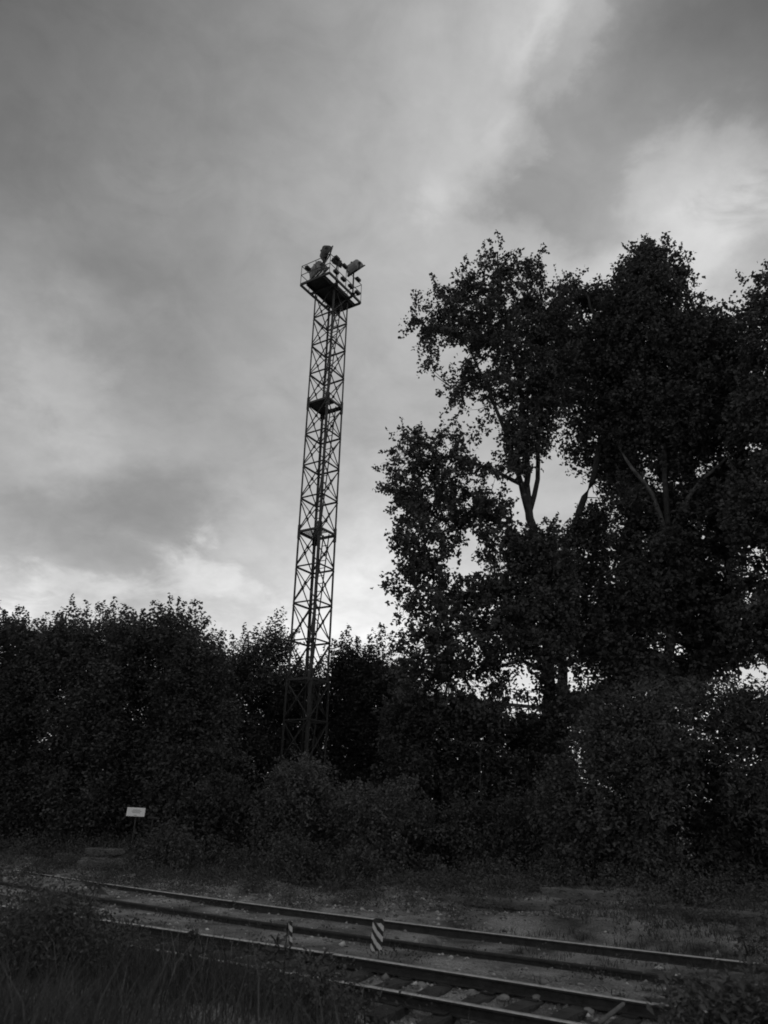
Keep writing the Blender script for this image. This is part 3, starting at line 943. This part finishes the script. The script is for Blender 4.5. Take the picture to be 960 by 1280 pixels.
# nearer plants
shrub(905, 6.6, [(835, 1285), (850, 1252), (872, 1232), (900, 1240), (925, 1222), (965, 1226), (1010, 1240), (1030, 1330), (850, 1340)], 'leafy bush in the bottom right corner in front of the rails', 52, 0.42, .15, .26, .075, 'leaf_weed', clump=None, nlf=20, tone=1.2, asp=.38, droop=.9, nst=5, group='nearer plants', spr=.2, up=.7)
shrub(40, 9.8, [(-30, 1140), (-10, 1112), (25, 1120), (50, 1108), (85, 1128), (110, 1142), (118, 1180), (90, 1210), (-30, 1220)], 'ragged weedy bush at the left edge hiding the rail ends', 53, .7, .2, .2, .06, 'leaf_weed', asp=.4, nst=7, group='nearer plants', spr=.34, nlf=18, clump=.15, tips=[(12, 1075, 10, 1130), (40, 1092, 38, 1140), (66, 1098, 62, 1150), (95, 1112, 88, 1160), (-8, 1085, 0, 1120), (118, 1140, 105, 1180)])
shrub(948, 12.5, [(918, 1180), (930, 1160), (955, 1150), (1000, 1150), (1010, 1210), (930, 1206)], 'small weed clump at the right edge beside the farther track', 54, .5, .2, .6, .08, 'leaf_weed', nst=3, group='nearer plants', spr=.22)

# low ragged scrub where the thicket runs out on to the verge
for k, (px, py, hw, hh, lb) in enumerate([(522, 1098, 34, 26, 'low ragged scrub right below the feathery shrub'), (602, 1102, 40, 22, 'low ragged scrub beside the pale stone lump'),
                                          (688, 1108, 36, 30, 'low ragged scrub at the left foot of the large shrub mass'), (775, 1118, 44, 24, 'low ragged scrub in front of the large round-topped shrub'),
                                          (868, 1128, 40, 30, 'low ragged scrub below the hanging-leaf shrub, near the right edge'), (300, 1092, 36, 24, 'low ragged scrub left of the small round bush')]):
    g_ = gnd(px, py)
    shrub(px, g_.y, [(px - hw, py + 6), (px - hw * .8, py - hh * .5), (px - hw * .35, py - hh * .8), (px - hw * .1, py - hh * 1.15), (px + hw * .3, py - hh * .7), (px + hw * .6, py - hh), (px + hw * .9, py - hh * .4), (px + hw, py + 6)],
          lb, 70 + k, .7, .22, .34, .075, 'leaf_weed', nst=5, clump=-.1, spr=.34, tone=1.0, nlf=12,
          tips=[(px - hw * .5, py - hh * 1.3, px - hw * .45, py - hh * .4), (px + hw * .2, py - hh * 1.4, px + hw * .2, py - hh * .4), (px + hw * .75, py - hh * 1.1, px + hw * .7, py - hh * .3)])

# ------------------------------------------------------------------ floodlight mast
U = Vector((.543, .840, 0)); Vv = Vector((.840, -.543, 0))
MC = Vector((-2.92, 30.9, .2)); BAY = 1.6; HS = .6
mast = empty('lighting_mast', MC, 'tall dark steel lattice mast with floodlight platform on top', 'mast')
MB_ = unit_box('steel_bar', 'steel_dark')


def half(z):            # the lowest section is a little wider
    return HS * (1.07 if z < 6.3 else 1.0)


def cor(i, z, h_=None):
    su, sv = ((-1, -1), (1, -1), (1, 1), (-1, 1))[i]
    h_ = h_ or half(z)
    return U * su * h_ + Vv * sv * h_ + Vector((0, 0, z))


ZB = [k * BAY for k in range(17)]
for sec in range(4):
    z0, z1 = sec * 4 * BAY, (sec * 4 + 4) * BAY
    fl = (.11, .10, .09, .08)[sec]
    hh = HS * (1.07 if sec == 0 else 1.0)
    for i in range(4):
        su, sv = ((-1, -1), (1, -1), (1, 1), (-1, 1))[i]
        bm = bmesh.new()
        fr = Matrix((U, Vv, Vector((0, 0, 1)))).transposed().to_4x4()
        c = (su * hh, sv * hh)
        def sb(a, b):
            lo = tuple(min(a[k], b[k]) for k in range(3)); hi = tuple(max(a[k], b[k]) for k in range(3))
            box(bm, lo, hi, fr)
        sb((c[0], c[1], z0), (c[0] - su * fl, c[1] - sv * .012, z1))
        sb((c[0], c[1] - sv * .012, z0), (c[0] - su * .012, c[1] - sv * fl, z1))
        from_bm('leg', bm, 'steel_dark', mast)
        if sec:   # splice plates where the sections are bolted together
            bm = bmesh.new()
            cc = (su * (hh + .012), sv * (hh + .012))
            sb((cc[0], cc[1], z0 - .32), (cc[0] - su * .16, cc[1] - sv * .012, z0 + .32))
            sb((cc[0], cc[1], z0 - .32), (cc[0] - su * .012, cc[1] - sv * .16, z0 + .32))
            from_bm('splice_plate', bm, 'steel_dark', mast)
dsk = bpy.data.meshes.new('gusset_plate')
bm = bmesh.new(); bmesh.ops.create_cone(bm, cap_ends=True, segments=8, radius1=.085, radius2=.085, depth=.014); bm.to_mesh(dsk); bm.free(); dsk.materials.append(M['steel_dark'])
for k in range(17):
    z = ZB[k]
    hh = half(z - .01) if k else half(0)
    for i in range(4):
        a, b_ = cor(i, z, hh), cor((i + 1) % 4, z, hh)
        thick = .075 if i in (0, 1) else .05
        if k: bar('horizontal_strut', MB_, a.lerp(b_, .03), a.lerp(b_, .97), .06, thick + (.05 if k % 4 == 0 else 0), mast)
    if k == 16: break
    zz = ZB[k + 1]
    h2 = half(z + .01)
    for i in range(4):
        nn = (cor(i, 0) + cor((i + 1) % 4, 0)); nn.z = 0; nn.normalize()
        a0, b0 = cor(i, z + .03, h2), cor((i + 1) % 4, z + .03, h2)
        a1, b1 = cor(i, zz - .03, h2), cor((i + 1) % 4, zz - .03, h2)
        bar('diagonal_brace', MB_, a0.lerp(b1, .03) - nn * .02, a0.lerp(b1, .97) - nn * .02, .036, .036, mast)
        bar('diagonal_brace', MB_, b0.lerp(a1, .03) + nn * .02, b0.lerp(a1, .97) + nn * .02, .036, .036, mast)
        g = link('gusset_plate', dsk, None, mast)
        g.location = (a0 + b1) / 2
        g.rotation_euler = nn.to_track_quat('Z', 'Y').to_euler()
# inclined ladders between the landings
for sec in range(4):
    z0, z1 = sec * 6.4 + .05, sec * 6.4 + 6.4
    lo, hi = (-.30, .34) if sec % 2 == 0 else (-.32, .36)
    def lp(t_, s_): return U * (lo + (hi - lo) * t_ - .05) + Vv * (.30 + s_ * .17) * .9 + Vector((0, 0, z0 + (z1 - z0) * t_))
    lad = bpy.data.objects.new('ladder', None); C.objects.link(lad); lad.parent = mast
    bar('stringer', MB_, lp(0, -1), lp(1, -1), .035, .05, lad)
    bar('stringer', MB_, lp(0, 1), lp(1, 1), .035, .05, lad)
    for q in range(18):
        t_ = (q + .5) / 18
        bar('rung', MB_, lp(t_, -1), lp(t_, 1), .028, .028, lad)
# cable conduit up the near leg
bm = bmesh.new(); c_ = cor(1, 0, HS * .80)
tube(bm, [Vector((c_.x, c_.y, 0.1)), Vector((c_.x, c_.y, 25.2))], [.03, .03], 6)
from_bm('cable_conduit', bm, 'steel_dark', mast)
# landings
fr = Matrix((U, Vv, Vector((0, 0, 1)))).transposed().to_4x4()
bm = bmesh.new()
for lo, hi in (((-.56, -.56, 19.17), (.56, .0, 19.2)), ((-.56, .004, 19.17), (-.02, .56, 19.2)), ((.36, .004, 19.17), (.56, .56, 19.2))): box(bm, lo, hi, fr)
from_bm('landing', bm, 'steel_dark', mast)
for z in (12.8, 6.4):
    ld = bpy.data.objects.new('landing', None); C.objects.link(ld); ld.parent = mast
    for q in range(7):
        u = -.54 + q * .13
        bar('grating_bar', MB_, U * u + Vv * -.56 + Vector((0, 0, z - .03)), U * u + Vv * (.56 if q < 5 else .08) + Vector((0, 0, z - .03)), .022, .035, ld)
# bracket arms on the left leg
for z, L in ((8.0, .55), (6.85, 1.0)):
    a = cor(0, z)
    bar('bracket_arm', MB_, a, a + Vector((-L, -.1, 0.02)), .05, .06, mast)
# footings
for i in range(4):
    c_ = cor(i, 0, half(0))
    bm = bmesh.new(); box(bm, (c_.x - .25, c_.y - .25, -.5), (c_.x + .25, c_.y + .25, .03)); from_bm('footing', bm, 'concrete', mast)

# platform
PZ = 25.42
pc = Vector((-2.94, 30.65, 0)) - Vector((MC.x, MC.y, 0))
plat = bpy.data.objects.new('platform', None); C.objects.link(plat); plat.parent = mast; plat.location = pc + Vector((0, 0, PZ))
HU, HV = 1.34, .88


def pp(u, v_, z=0): return U * u + Vv * v_ + Vector((0, 0, z))


bm = bmesh.new(); box(bm, (-HU + .02, -HV + .30, -.02), (HU - .02, HV - .30, .03), fr); from_bm('deck_plate', bm, 'steel_dark', plat)
for v_ in (-HV, HV): bar('edge_beam', MB_, pp(-HU, v_), pp(HU, v_), .07, .12, plat)
for u in (-HU, HU): bar('edge_beam', MB_, pp(u, -HV + .036), pp(u, HV - .036), .07, .12, plat)
for u in (-.6, .6): bar('support_beam', MB_, pp(u, -HV + .04, -.09), pp(u, HV - .04, -.09), .08, .12, plat)
for v_ in (-.52, .52): bar('support_beam', MB_, pp(-HU + .05, v_, -.085), pp(HU - .05, v_, -.085), .06, .10, plat)
rp = unit_box('railing_post', 'railing_steel')
RH = 1.12
posts = [(-HU, -HV), (-HU, 0), (-HU, HV), (-.67, HV), (0, HV), (.67, HV), (HU, HV), (HU, 0), (HU, -HV), (.67, -HV), (0, -HV), (-.67, -HV)]
for u, v_ in posts: bar('railing_post', rp, pp(u, v_, .05), pp(u, v_, RH), .028, .028, plat)
for z in (RH, .58):
    for a, b_ in (((-HU, -HV), (-HU, HV)), ((-HU, HV), (HU, HV)), ((HU, HV), (HU, -HV)), ((HU, -HV), (-HU, -HV))):
        bar('handrail', rp, pp(*a, z), pp(*b_, z), .026, .026, plat)
# small control boxes clamped on the near railing
cbm = bpy.data.meshes.new('control_box')
bm = bmesh.new(); box(bm, (-.15, -.09, -.07), (.15, .09, .07)); box(bm, (-.12, -.07, .07), (.12, .07, .085)); bmesh.ops.bevel(bm, geom=bm.edges[:], offset=.012, segments=1, affect='EDGES')
bm.to_mesh(cbm); bm.free(); cbm.materials.append(M['steel_dark'])
for u, v_, z in ((-.95, HV + .10, .28), (-.33, HV + .10, .28), (.30, HV + .10, .28), (.88, HV + .10, .28), (-.95, HV + .1, 1.1), (-.28, HV + .1, 1.1), (.88, HV + .1, 1.1), (-HU - .08, -.42, .75)):
    o = link('control_box', cbm, None, plat); o.location = pp(u, v_, z); o.rotation_euler = (0, 0, math.atan2(U.y, U.x))


# floodlights
def floodlight(px, py, Y, aim, tilt, size, label, material='steel_paint', roll=0, dp=.8):
    cen = at(px, py, Y)
    dz_ = MC.z + PZ + .03
    base = Vector((cen.x, cen.y, dz_))
    root = empty('floodlight', base, label, 'floodlight', 'floodlights on the mast platform')
    S_ = size
    hc = cen.z - dz_
    post = max(.05, hc - .42 * S_)
    bm = bmesh.new(); tube(bm, [(0, 0, 0), (0, 0, post)], [.035, .035], 8); box(bm, (-.12, -.12, 0), (.12, .12, .015)); from_bm('post', bm, 'steel_dark', root)
    head = Matrix.Translation((0, 0, hc)) @ Matrix.Rotation(aim, 4, 'Z') @ Matrix.Rotation(roll, 4, 'Y') @ Matrix.Rotation(tilt, 4, 'X') @ Matrix.Diagonal((1, dp, 1, 1))
    # body: barrel-backed housing, mouth towards local +Y
    bm = bmesh.new()
    prof_ = [(.30, .36), (.05, .33), (-.16, .27), (-.30, .17), (-.36, 0), (-.30, -.17), (-.16, -.27), (.05, -.33), (.30, -.36)]
    rows = []
    for xw, k in ((-.44, .88), (-.41, .97), (-.2, 1), (.2, 1), (.41, .97), (.44, .88)):
        rows.append([bm.verts.new(head @ (Vector((xw * S_ * (1 if yy > 0 else .86), yy * S_, zz * k * S_)))) for yy, zz in prof_])
    for a, b_ in zip(rows, rows[1:]):
        for k in range(len(prof_) - 1): bm.faces.new((a[k], a[k + 1], b_[k + 1], b_[k]))
    bm.faces.new(rows[0]); bm.faces.new(rows[-1])
    body = from_bm('housing', bm, material, root)
    bm = bmesh.new()
    for s_ in (-1, 1):
        box(bm, (-.47 * S_, .27 * S_, s_ * .37 * S_ - .03), (.47 * S_, .36 * S_, s_ * .37 * S_ + .03), head)
        box(bm, (s_ * .45 * S_ - .03, .272 * S_, -.36 * S_), (s_ * .45 * S_ + .03, .362 * S_, .36 * S_), head)
    from_bm('rim', bm, 'steel_dark', root)
    bm = bmesh.new(); box(bm, (-.43 * S_, .29 * S_, -.35 * S_), (.43 * S_, .305 * S_, .35 * S_), head); from_bm('lens', bm, 'lens', root)
    bm = bmesh.new()
    hy = Matrix.Translation((0, 0, post)) @ Matrix.Rotation(aim, 4, 'Z')
    for s_ in (-1, 1): box(bm, (s_ * .50 * S_ - .02, -.03, 0), (s_ * .50 * S_ + .02, .03, hc - post + .05), hy)
    box(bm, (-.50 * S_ - .02, -.03, -.03), (.50 * S_ + .02, .03, -.001), hy)
    from_bm('yoke', bm, 'steel_dark', root)
    bm = bmesh.new(); bmesh.ops.create_cone(bm, cap_ends=True, segments=10, radius1=.05, radius2=.05, depth=.06)
    for v in bm.verts: v.co = head @ (v.co + Vector((0, -.36 * S_, 0)))
    from_bm('cable_gland', bm, 'steel_dark', root)
    bm = bmesh.new()
    for s_ in (-1, 1): box(bm, (s_ * .47 * S_ - .06, -.06, -.06), (s_ * .47 * S_ + .06, .06, .06), Matrix.Translation((0, 0, hc)) @ Matrix.Rotation(aim, 4, 'Z') @ Matrix.Rotation(roll, 4, 'Y') @ Matrix.Rotation(tilt, 4, 'X'))
    from_bm('pivot', bm, 'steel_dark', root)
    return root


floodlight(406.5, 316, 29.55, rad(-74), rad(-22), .78, 'highest floodlight, dark, on a tall post at the near corner', 'steel_paint_dark')
floodlight(396.5, 337, 29.95, rad(-56), rad(-50), .95, 'low grey floodlight at the left end of the platform', 'steel_paint')
floodlight(421.5, 327, 30.0, rad(40), rad(-35), .5, 'smallest dark floodlight in the middle of the platform', 'steel_dark')
floodlight(442.5, 333.5, 30.65, rad(-46), rad(-42), .86, 'grey barrel-backed floodlight at the right of the platform', 'steel_paint')

# ------------------------------------------------------------------ marker post, sign, timbers, stones
p = gnd(470, 1188)
o = None
bm = bmesh.new()
box(bm, (-.072, -.072, -.25), (.064, .064, .42)); box(bm, (-.05, -.05, .42), (.05, .05, .435))
bmesh.ops.bevel(bm, geom=bm.edges[:], offset=.01, segments=2, affect='EDGES')
o = from_bm('marker_post', bm, 'striped')
o.location = p
o.rotation_euler = (rad(2), rad(4), rad(38))
tag(o, 'short square post with black and white diagonal stripes between the tracks', 'marker post')

q = gnd(363, 1182)
bm = bmesh.new(); box(bm, (-.024, -.024, -.2), (.024, .024, .34)); bmesh.ops.bevel(bm, geom=bm.edges[:], offset=.006, segments=1, affect='EDGES')
o = from_bm('striped_stake', bm, 'striped'); o.location = q; o.rotation_euler = (rad(-2), rad(-3), rad(30))
tag(o, 'thin faded striped stake among weeds, left of the larger striped post', 'stake')

sp_ = at(170, 1015, 24.6)
sg = empty('warning_sign', (sp_.x, sp_.y, gzf(sp_.x, sp_.y) - .1), 'small white rectangular sign on a post at the thicket edge', 'sign')
hz = sp_.z - sg.location.z
bm = bmesh.new(); tube(bm, [(0, .03, 0), (.01, .03, hz + .1)], [.025, .025], 8); from_bm('post', bm, 'steel_dark', sg)
bm = bmesh.new(); box(bm, (-.27, -.008, -.125), (.27, .008, .125)); bmesh.ops.bevel(bm, geom=bm.edges[:], offset=.004, segments=1, affect='EDGES')
pl = from_bm('plate', bm, 'sign_white', sg); pl.location = (0, -.01, hz); pl.rotation_euler = (rad(-6), rad(1.5), rad(10))
bm = bmesh.new()
for (x0, x1, zz) in ((-.09, .12, .055), (-.13, .16, .018), (-.10, .13, -.02), (-.05, .04, -.095)):
    box(bm, (x0, -.011, zz - .009), (x1, -.0095, zz + .009))
mk = from_bm('faded_print', bm, 'sign_mark', pl)
# a short grey stub rail beside the sign
q = at(185, 1022, 25)
bm = bmesh.new(); tube(bm, [(0, 0, 0), (.32, 0.02, -.02)], [.045, .04], 6); tube(bm, [(.15, .01, -.02), (.15, .01, -1.4)], [.03, .03], 6)
o = from_bm('broken_post', bm, 'wood_old'); o.location = q; tag(o, 'weathered broken cross-post low in the weeds right of the white sign', 'post')

tmb = [timber_mesh('old_timber', 1.0, .24, .17, 'wood_grey', 60 + k, .016) for k in range(3)]


def timber(px, py, Y, L, rz, lift, label, k, sx_=1.0, tilt=0, material=None):
    q = gnd(px, py)
    o = link('old_timber', tmb[k % 3])
    o.location = (q.x, q.y, gzf(q.x, q.y) + lift + .07)
    o.scale = (L, sx_, 1.0); o.rotation_euler = (0, tilt, rz)
    return tag(o, label, 'timber', 'discarded timbers beside the tracks')


timber(128, 1088, 23.4, 1.5, rad(-14), .10, 'bottom timber of the stack left of the farther track', 0, 1.3)
timber(130, 1085, 23.8, 1.4, rad(-10), .11, 'rear timber of the stack left of the farther track', 1, 1.3)
timber(131, 1080, 23.55, 1.3, rad(-8), .28, 'topmost timber of the stack left of the farther track', 2, 1.4)
timber(100, 1079, 24.4, 1.8, rad(-18), .1, 'timber lying flat left of the timber stack', 1)
timber(620, 1136, 17.0, 2.5, rad(-31), .05, 'long dark timber half sunk beyond the farther track', 0)
timber(724, 1131, 16.6, 1.6, rad(-29), .14, 'pale grey timber lying proud beyond the farther track', 2)
timber(880, 1149, 14.2, 2.2, rad(-30), .03, 'dark timber near the right edge beyond the farther track', 1)
bm = bmesh.new(); box(bm, (-.3, -.22, 0), (.3, .22, .42)); box(bm, (-.2, -.14, .42), (.2, .14, .50)); bmesh.ops.bevel(bm, geom=bm.edges[:], offset=.03, segments=2, affect='EDGES')
q = gnd(168, 1087); o = from_bm('relay_box', bm, 'steel_dark'); o.location = (q.x, q.y, gzf(q.x, q.y) - .03); o.rotation_euler = (0, 0, rad(-12)); tag(o, 'dark low box beside the timber stack', 'box')


def stone(px, py, Y, r, label, seed, material='stone', zs=.6):
    bm = bmesh.new(); bmesh.ops.create_icosphere(bm, subdivisions=2, radius=1)
    rn_ = random.Random(seed); dirs = [Vector((rn_.gauss(0, 1), rn_.gauss(0, 1), rn_.gauss(0, 1))).normalized() for _ in range(9)]
    for v in bm.verts:
        k = 1.0
        for d in dirs: k = min(k, .72 / max(.05, v.co.normalized().dot(d)) if v.co.normalized().dot(d) > .6 else k)
        v.co = v.co * k * r; v.co.z *= zs
    q = gnd(px, py)
    o = from_bm('stone', bm, material); o.location = (q.x, q.y, gzf(q.x, q.y) + r * .25); o.rotation_euler = (0, 0, rn_.uniform(0, 6))
    return tag(o, label, 'stone', 'larger stones')


stone(166, 1099, 21.6, .22, 'pale flat stone beyond the rail, right of the timber stack', 1, 'concrete', .5)
stone(553, 1090, 22.5, .2, 'pale stone lump at the foot of the thicket, centre', 2, 'stone', .8)
stone(543, 1184, 12.8, .13, 'upright stone between the tracks right of the striped post', 3, 'stone', 1.2)
for k, (px, py, Y) in enumerate([(630, 1251, 9.55), (672, 1252, 9.35), (528, 1236, 10.1), (590, 1246, 9.75), (735, 1268, 8.95)]):
    stone(px, py, Y, .085, ['pale stone between sleepers below the middle of the nearer rail', 'lumpy pale stone close left of the steel rod', 'leftmost pale stone between the sleepers', 'second pale stone between the sleepers from the left', 'pale stone under the steel rod'][k], 10 + k, 'concrete', .7)

# bare sapling in the dark gap below the poplar
a = at(600, 962, 23.2); bm = bmesh.new()
tube(bm, [(0, 0, -.9), (.02, 0, .4), (.08, .03, .85)], [.022, .016, .006], 6)
tube(bm, [(.03, 0, .55), (.20, 0, .75), (.40, .03, .66), (.48, .04, .5)], [.014, .012, .009, .005], 5)
tube(bm, [(.02, 0, .35), (-.14, .02, .6), (-.2, .02, .8)], [.013, .01, .005], 5)
o = from_bm('bare_sapling', bm, 'bark'); o.location = a; tag(o, 'pale bare sapling with a curved twig in the dark shrubs below the poplar', 'sapling')

# ------------------------------------------------------------------ far lattice bridge behind the trees
fb = empty('lattice_bridge', (0, 55, .6), 'far steel lattice bridge with railing glimpsed through the trees', 'bridge')
A0 = at(500, 868, 55) - fb.location; B0 = at(1010, 916, 47) - fb.location
hgt = Vector((0, 0, 1.5)); N_ = 34
bar('chord', MB_, A0, B0, .2, .22, fb); bar('chord', MB_, A0 - hgt, B0 - hgt, .2, .22, fb)
bar('handrail', MB_, A0 + Vector((0, 0, 1.05)), B0 + Vector((0, 0, 1.05)), .05, .05, fb)
for k in range(N_ + 1):
    a = A0.lerp(B0, k / N_)
    bar('vertical_post', MB_, a - hgt, a + Vector((0, 0, 1.05)), .07, .07, fb)
    if k < N_: bar('diagonal_brace', MB_, a - hgt * (k % 2), A0.lerp(B0, (k + 1) / N_) - hgt * ((k + 1) % 2), .06, .06, fb)
for t_ in (.05, .5, .95):
    a = A0.lerp(B0, t_) - hgt
    bar('pier', MB_, a, Vector((a.x, a.y, -.5)), .4, .4, fb)

# ------------------------------------------------------------------ grass and weeds
rng = np.random.default_rng(77)


def blades(name, xs, ys, H, Wd, rng, material, label, lean=.35):
    n = len(xs)
    z = gz(xs, ys) - .02
    P = np.stack([xs, ys, z], -1)
    a = rng.uniform(0, 6.28, n)
    d = np.stack([np.cos(a), np.sin(a), np.zeros(n)], -1) * (H * lean * rng.uniform(.2, 1.2, n))[:, None]
    b_ = rng.uniform(0, 6.28, n)
    s = np.stack([np.cos(b_), np.sin(b_), np.zeros(n)], -1) * (Wd * .5)[:, None]
    up_ = np.zeros((n, 3)); up_[:, 2] = H
    m1 = P + up_ * .55 + d * .3
    tp = P + up_ * .95 + d
    V = np.stack([P - s, P + s, m1 + s * .8, m1 - s * .8, tp], 1).reshape(-1, 3)
    i = (np.arange(n) * 5)[:, None]
    F = np.concatenate([i + np.array([[0, 1, 2]]), i + np.array([[0, 2, 3]]), i + np.array([[3, 2, 4]])], 1).reshape(-1, 3)
    tone = np.repeat(np.clip(rng.normal(1, .28, n), .4, 2), 3)
    return tag(link(name, np_mesh(name, V, F, tone), material), label, None, None, 'stuff')


n = 90000
xs = rng.uniform(-7.5, 4.5, n); ys = rng.uniform(3.5, 13.5, n)
ss = sdist(xs, ys)
lim = np.interp(xs, [-8, -3, -1.2, -.2, .6, 4], [-1.3, -1.35, -1.45, -1.9, -2.6, -3.0]) + .25 * wob(xs * 2, ys * 2)
patch = np.clip(.55 + .4 * wob(xs * 1.3 + 4, ys * 1.3), .12, 1)
k = (ss < lim) & (rng.uniform(0, 1, n) < patch)
xs, ys = xs[k], ys[k]
H = np.clip(rng.normal(.40, .17, len(xs)), .10, .9) * np.clip(.8 + .25 * wob(xs * .9, ys * .9 + 3), .5, 1.3)
H = H * np.interp(sdist(xs, ys), [-5, -2.2, -1.6], [1, .95, .7]) * np.interp(xs, [-6, -.6, .2], [1.25, 1.15, .8])
blades('grass', xs, ys, H, rng.uniform(.006, .013, len(xs)), rng, 'grass', 'tall dark grass on the near bank', .7)
k = rng.choice(len(xs), 420, replace=False)
blades('seed_stems', xs[k], ys[k], H[k] * 1.35 + .08, np.full(420, .008), rng, 'straw', 'pale dry seed stems standing in the near grass', .5)
# scattered tufts on and beyond the tracks
nc = 9000
cx_ = rng.uniform(-15, 9, nc); ss = rng.uniform(-1.2, 12, nc); cy_ = yC(cx_) + ss * 1.19
patch = np.clip(-.1 + .6 * wob(cx_ * 1.1 + 9, cy_ * 1.1), 0, 1) * np.interp(ss, [-1.2, 0, .2, 3.3, 3.6, 6, 8, 12], [.12, .12, .22, .22, .5, .6, 1.1, 1.3])
k = rng.uniform(0, 1, nc) < patch
cx_, cy_, ss = cx_[k], cy_[k], ss[k]
nb_ = 14
xs = (cx_[:, None] + rng.normal(size=(len(cx_), nb_)) * .07).ravel(); ys = (cy_[:, None] + rng.normal(size=(len(cx_), nb_)) * .07).ravel(); ss = np.repeat(ss, nb_)
blades('grass_tufts', xs, ys, rng.uniform(.06, .2, len(xs)) * np.interp(ss, [0, 3.5, 8, 12], [.6, .9, 1.4, 1.7]), rng.uniform(.008, .016, len(xs)), rng, 'grass', 'short grass tufts scattered among the rails and gravel', .9)


def weeds(name, n, xr, sr, dens, hgt_, size, material, label, seed, asp=.5, spread=.18, nl=16):
    rng = np.random.default_rng(seed)
    xs = rng.uniform(*xr, n); ss = rng.uniform(*sr, n); ys = yC(xs) + ss * 1.19
    k = rng.uniform(0, 1, n) < dens(xs, ys, ss)
    xs, ys = xs[k], ys[k]
    h_ = rng.uniform(*hgt_, len(xs))
    B = np.stack([xs, ys, gz(xs, ys)], -1)
    tt = rng.uniform(.1, 1, (len(xs), nl, 1))
    ln = rng.normal(size=(len(xs), 1, 3)) * .25; ln[..., 2] = 1
    P = B[:, None] + ln * tt * h_[:, None, None] + rng.normal(size=(len(xs), nl, 3)) * spread * np.array([1, 1, .35]) * (1.15 - .7 * tt)
    V, F, tone = leaf_arrays(P.reshape(-1, 3), size, rng, asp, .6)
    return tag(link(name, np_mesh(name, V, F, tone), material), label, None, None, 'stuff')


weeds('weeds', 10500, (-17, 10), (4.2, 14), lambda x, y, s: np.interp(s, [4.2, 5, 7.5, 9.5, 16], [.03, .3, .5, 1, 1]) * np.clip(.6 + .5 * wob(x + 3, y), .1, 1), (.12, .85), .075, 'leaf_weed', 'ground cover of weeds between the farther track and the thicket', 91, nl=18)
weeds('weeds_by_rail', 1500, (-9, .6), (-3.4, -1.3), lambda x, y, s: np.clip(.45 + .6 * wob(x * 1.2, y * 1.2 + 5), .05, 1) * np.interp(x, [-3, -.5, .3], [1, .9, .1]), (.3, .62), .055, 'leaf_weed', 'leafy weeds along the top of the near bank', 92, .55, .1, 20)
weeds('verge_weeds', 6000, (-14, 10), (3.6, 9.5), lambda x, y, s: np.clip(-.1 + 1.0 * wob(x * 1.3 + 2, y * 1.6), 0, 1), (.10, .42), .06, 'leaf_weed', 'patches of leafy weeds on the verge just beyond the farther track', 94, .45, .13, 18)
weeds('tall_weeds', 1500, (-19, -6), (5.6, 11), lambda x, y, s: np.interp(x, [-19, -9, -6], [1, .8, .0]) * np.interp(s, [5.6, 6.6, 11], [.2, 1, 1]), (.35, .95), .075, 'leaf_weed', 'tall weeds at the far left between rail and thicket', 95, .45, .16, 22)
weeds('weeds_in_track', 1700, (-12, 8), (.1, 5.5), lambda x, y, s: np.clip(.1 + .6 * wob(x * 1.5, y * 1.5 + 1), .02, 1), (.06, .2), .05, 'leaf_weed', 'small low weeds growing between the tracks', 93, .55, .08, 12)


# weeds that stand out singly
def weed_plant(px, py, Y, h_, label, seed, material='leaf_weed', nl=16, size=.14, asp=.3):
    rng = np.random.default_rng(seed)
    q = at(px, py, Y); base = Vector((q.x, q.y, gzf(q.x, q.y)))
    h_ = q.z - base.z if h_ is None else h_
    r = empty('weed_plant', base, label, 'weed', 'weeds that stand out singly')
    bm = bmesh.new(); tube(bm, [(0, 0, -.02), (.01, 0, h_ * .6), (.02, .01, h_)], [.008, .006, .003], 5); from_bm('stem', bm, 'leaf_weed', r)
    P = np.zeros((nl, 3)); P[:, 2] = h_ * rng.uniform(.45, 1.0, nl); P[:, 0] = .02 * P[:, 2]
    V, F, tone = leaf_arrays(P, size, rng, asp, .5, .25)
    tag(link('leaves', np_mesh('leaves', V, F, tone), material, r), kind='stuff')
    return r


weed_plant(117, 1102, 10.6, None, 'star-shaped pale weed standing before the rail at left', 1, nl=18, size=.22)
weed_plant(358, 1152, 10.4, None, 'tall weed before the faded stake left of the striped post', 2, 'leaf_weed', 14, .085, .45)
weed_plant(345, 1168, 9.6, None, 'leafy weed just left of the whitish one', 3, nl=26, size=.12, asp=.4)
weed_plant(402, 1196, 9.2, None, 'weed overlapping the nearer rail below the striped post', 4, nl=26, size=.11, asp=.4)
weed_plant(243, 1166, 9.8, None, 'pale leafy weed at the top of the near bank', 5, nl=28, size=.11, asp=.45)
# pale dry stalks by the end of the outer rail
for k, (px, py, x2, y2) in enumerate([(452, 1253, 455, 1231), (475, 1246, 481, 1224)]):
    a, b_ = at(px, py, 9.2), at(x2, y2, 9.2)
    bm = bmesh.new(); tube(bm, [(0, 0, 0), b_ - a], [.006, .004], 5)
    o = from_bm('dry_stalk', bm, 'straw'); o.location = a; tag(o, ['shorter pale dry stalk at the end of the outer rail', 'longer leaning pale dry stalk at the end of the outer rail'][k], 'stalk', 'dry stalks')
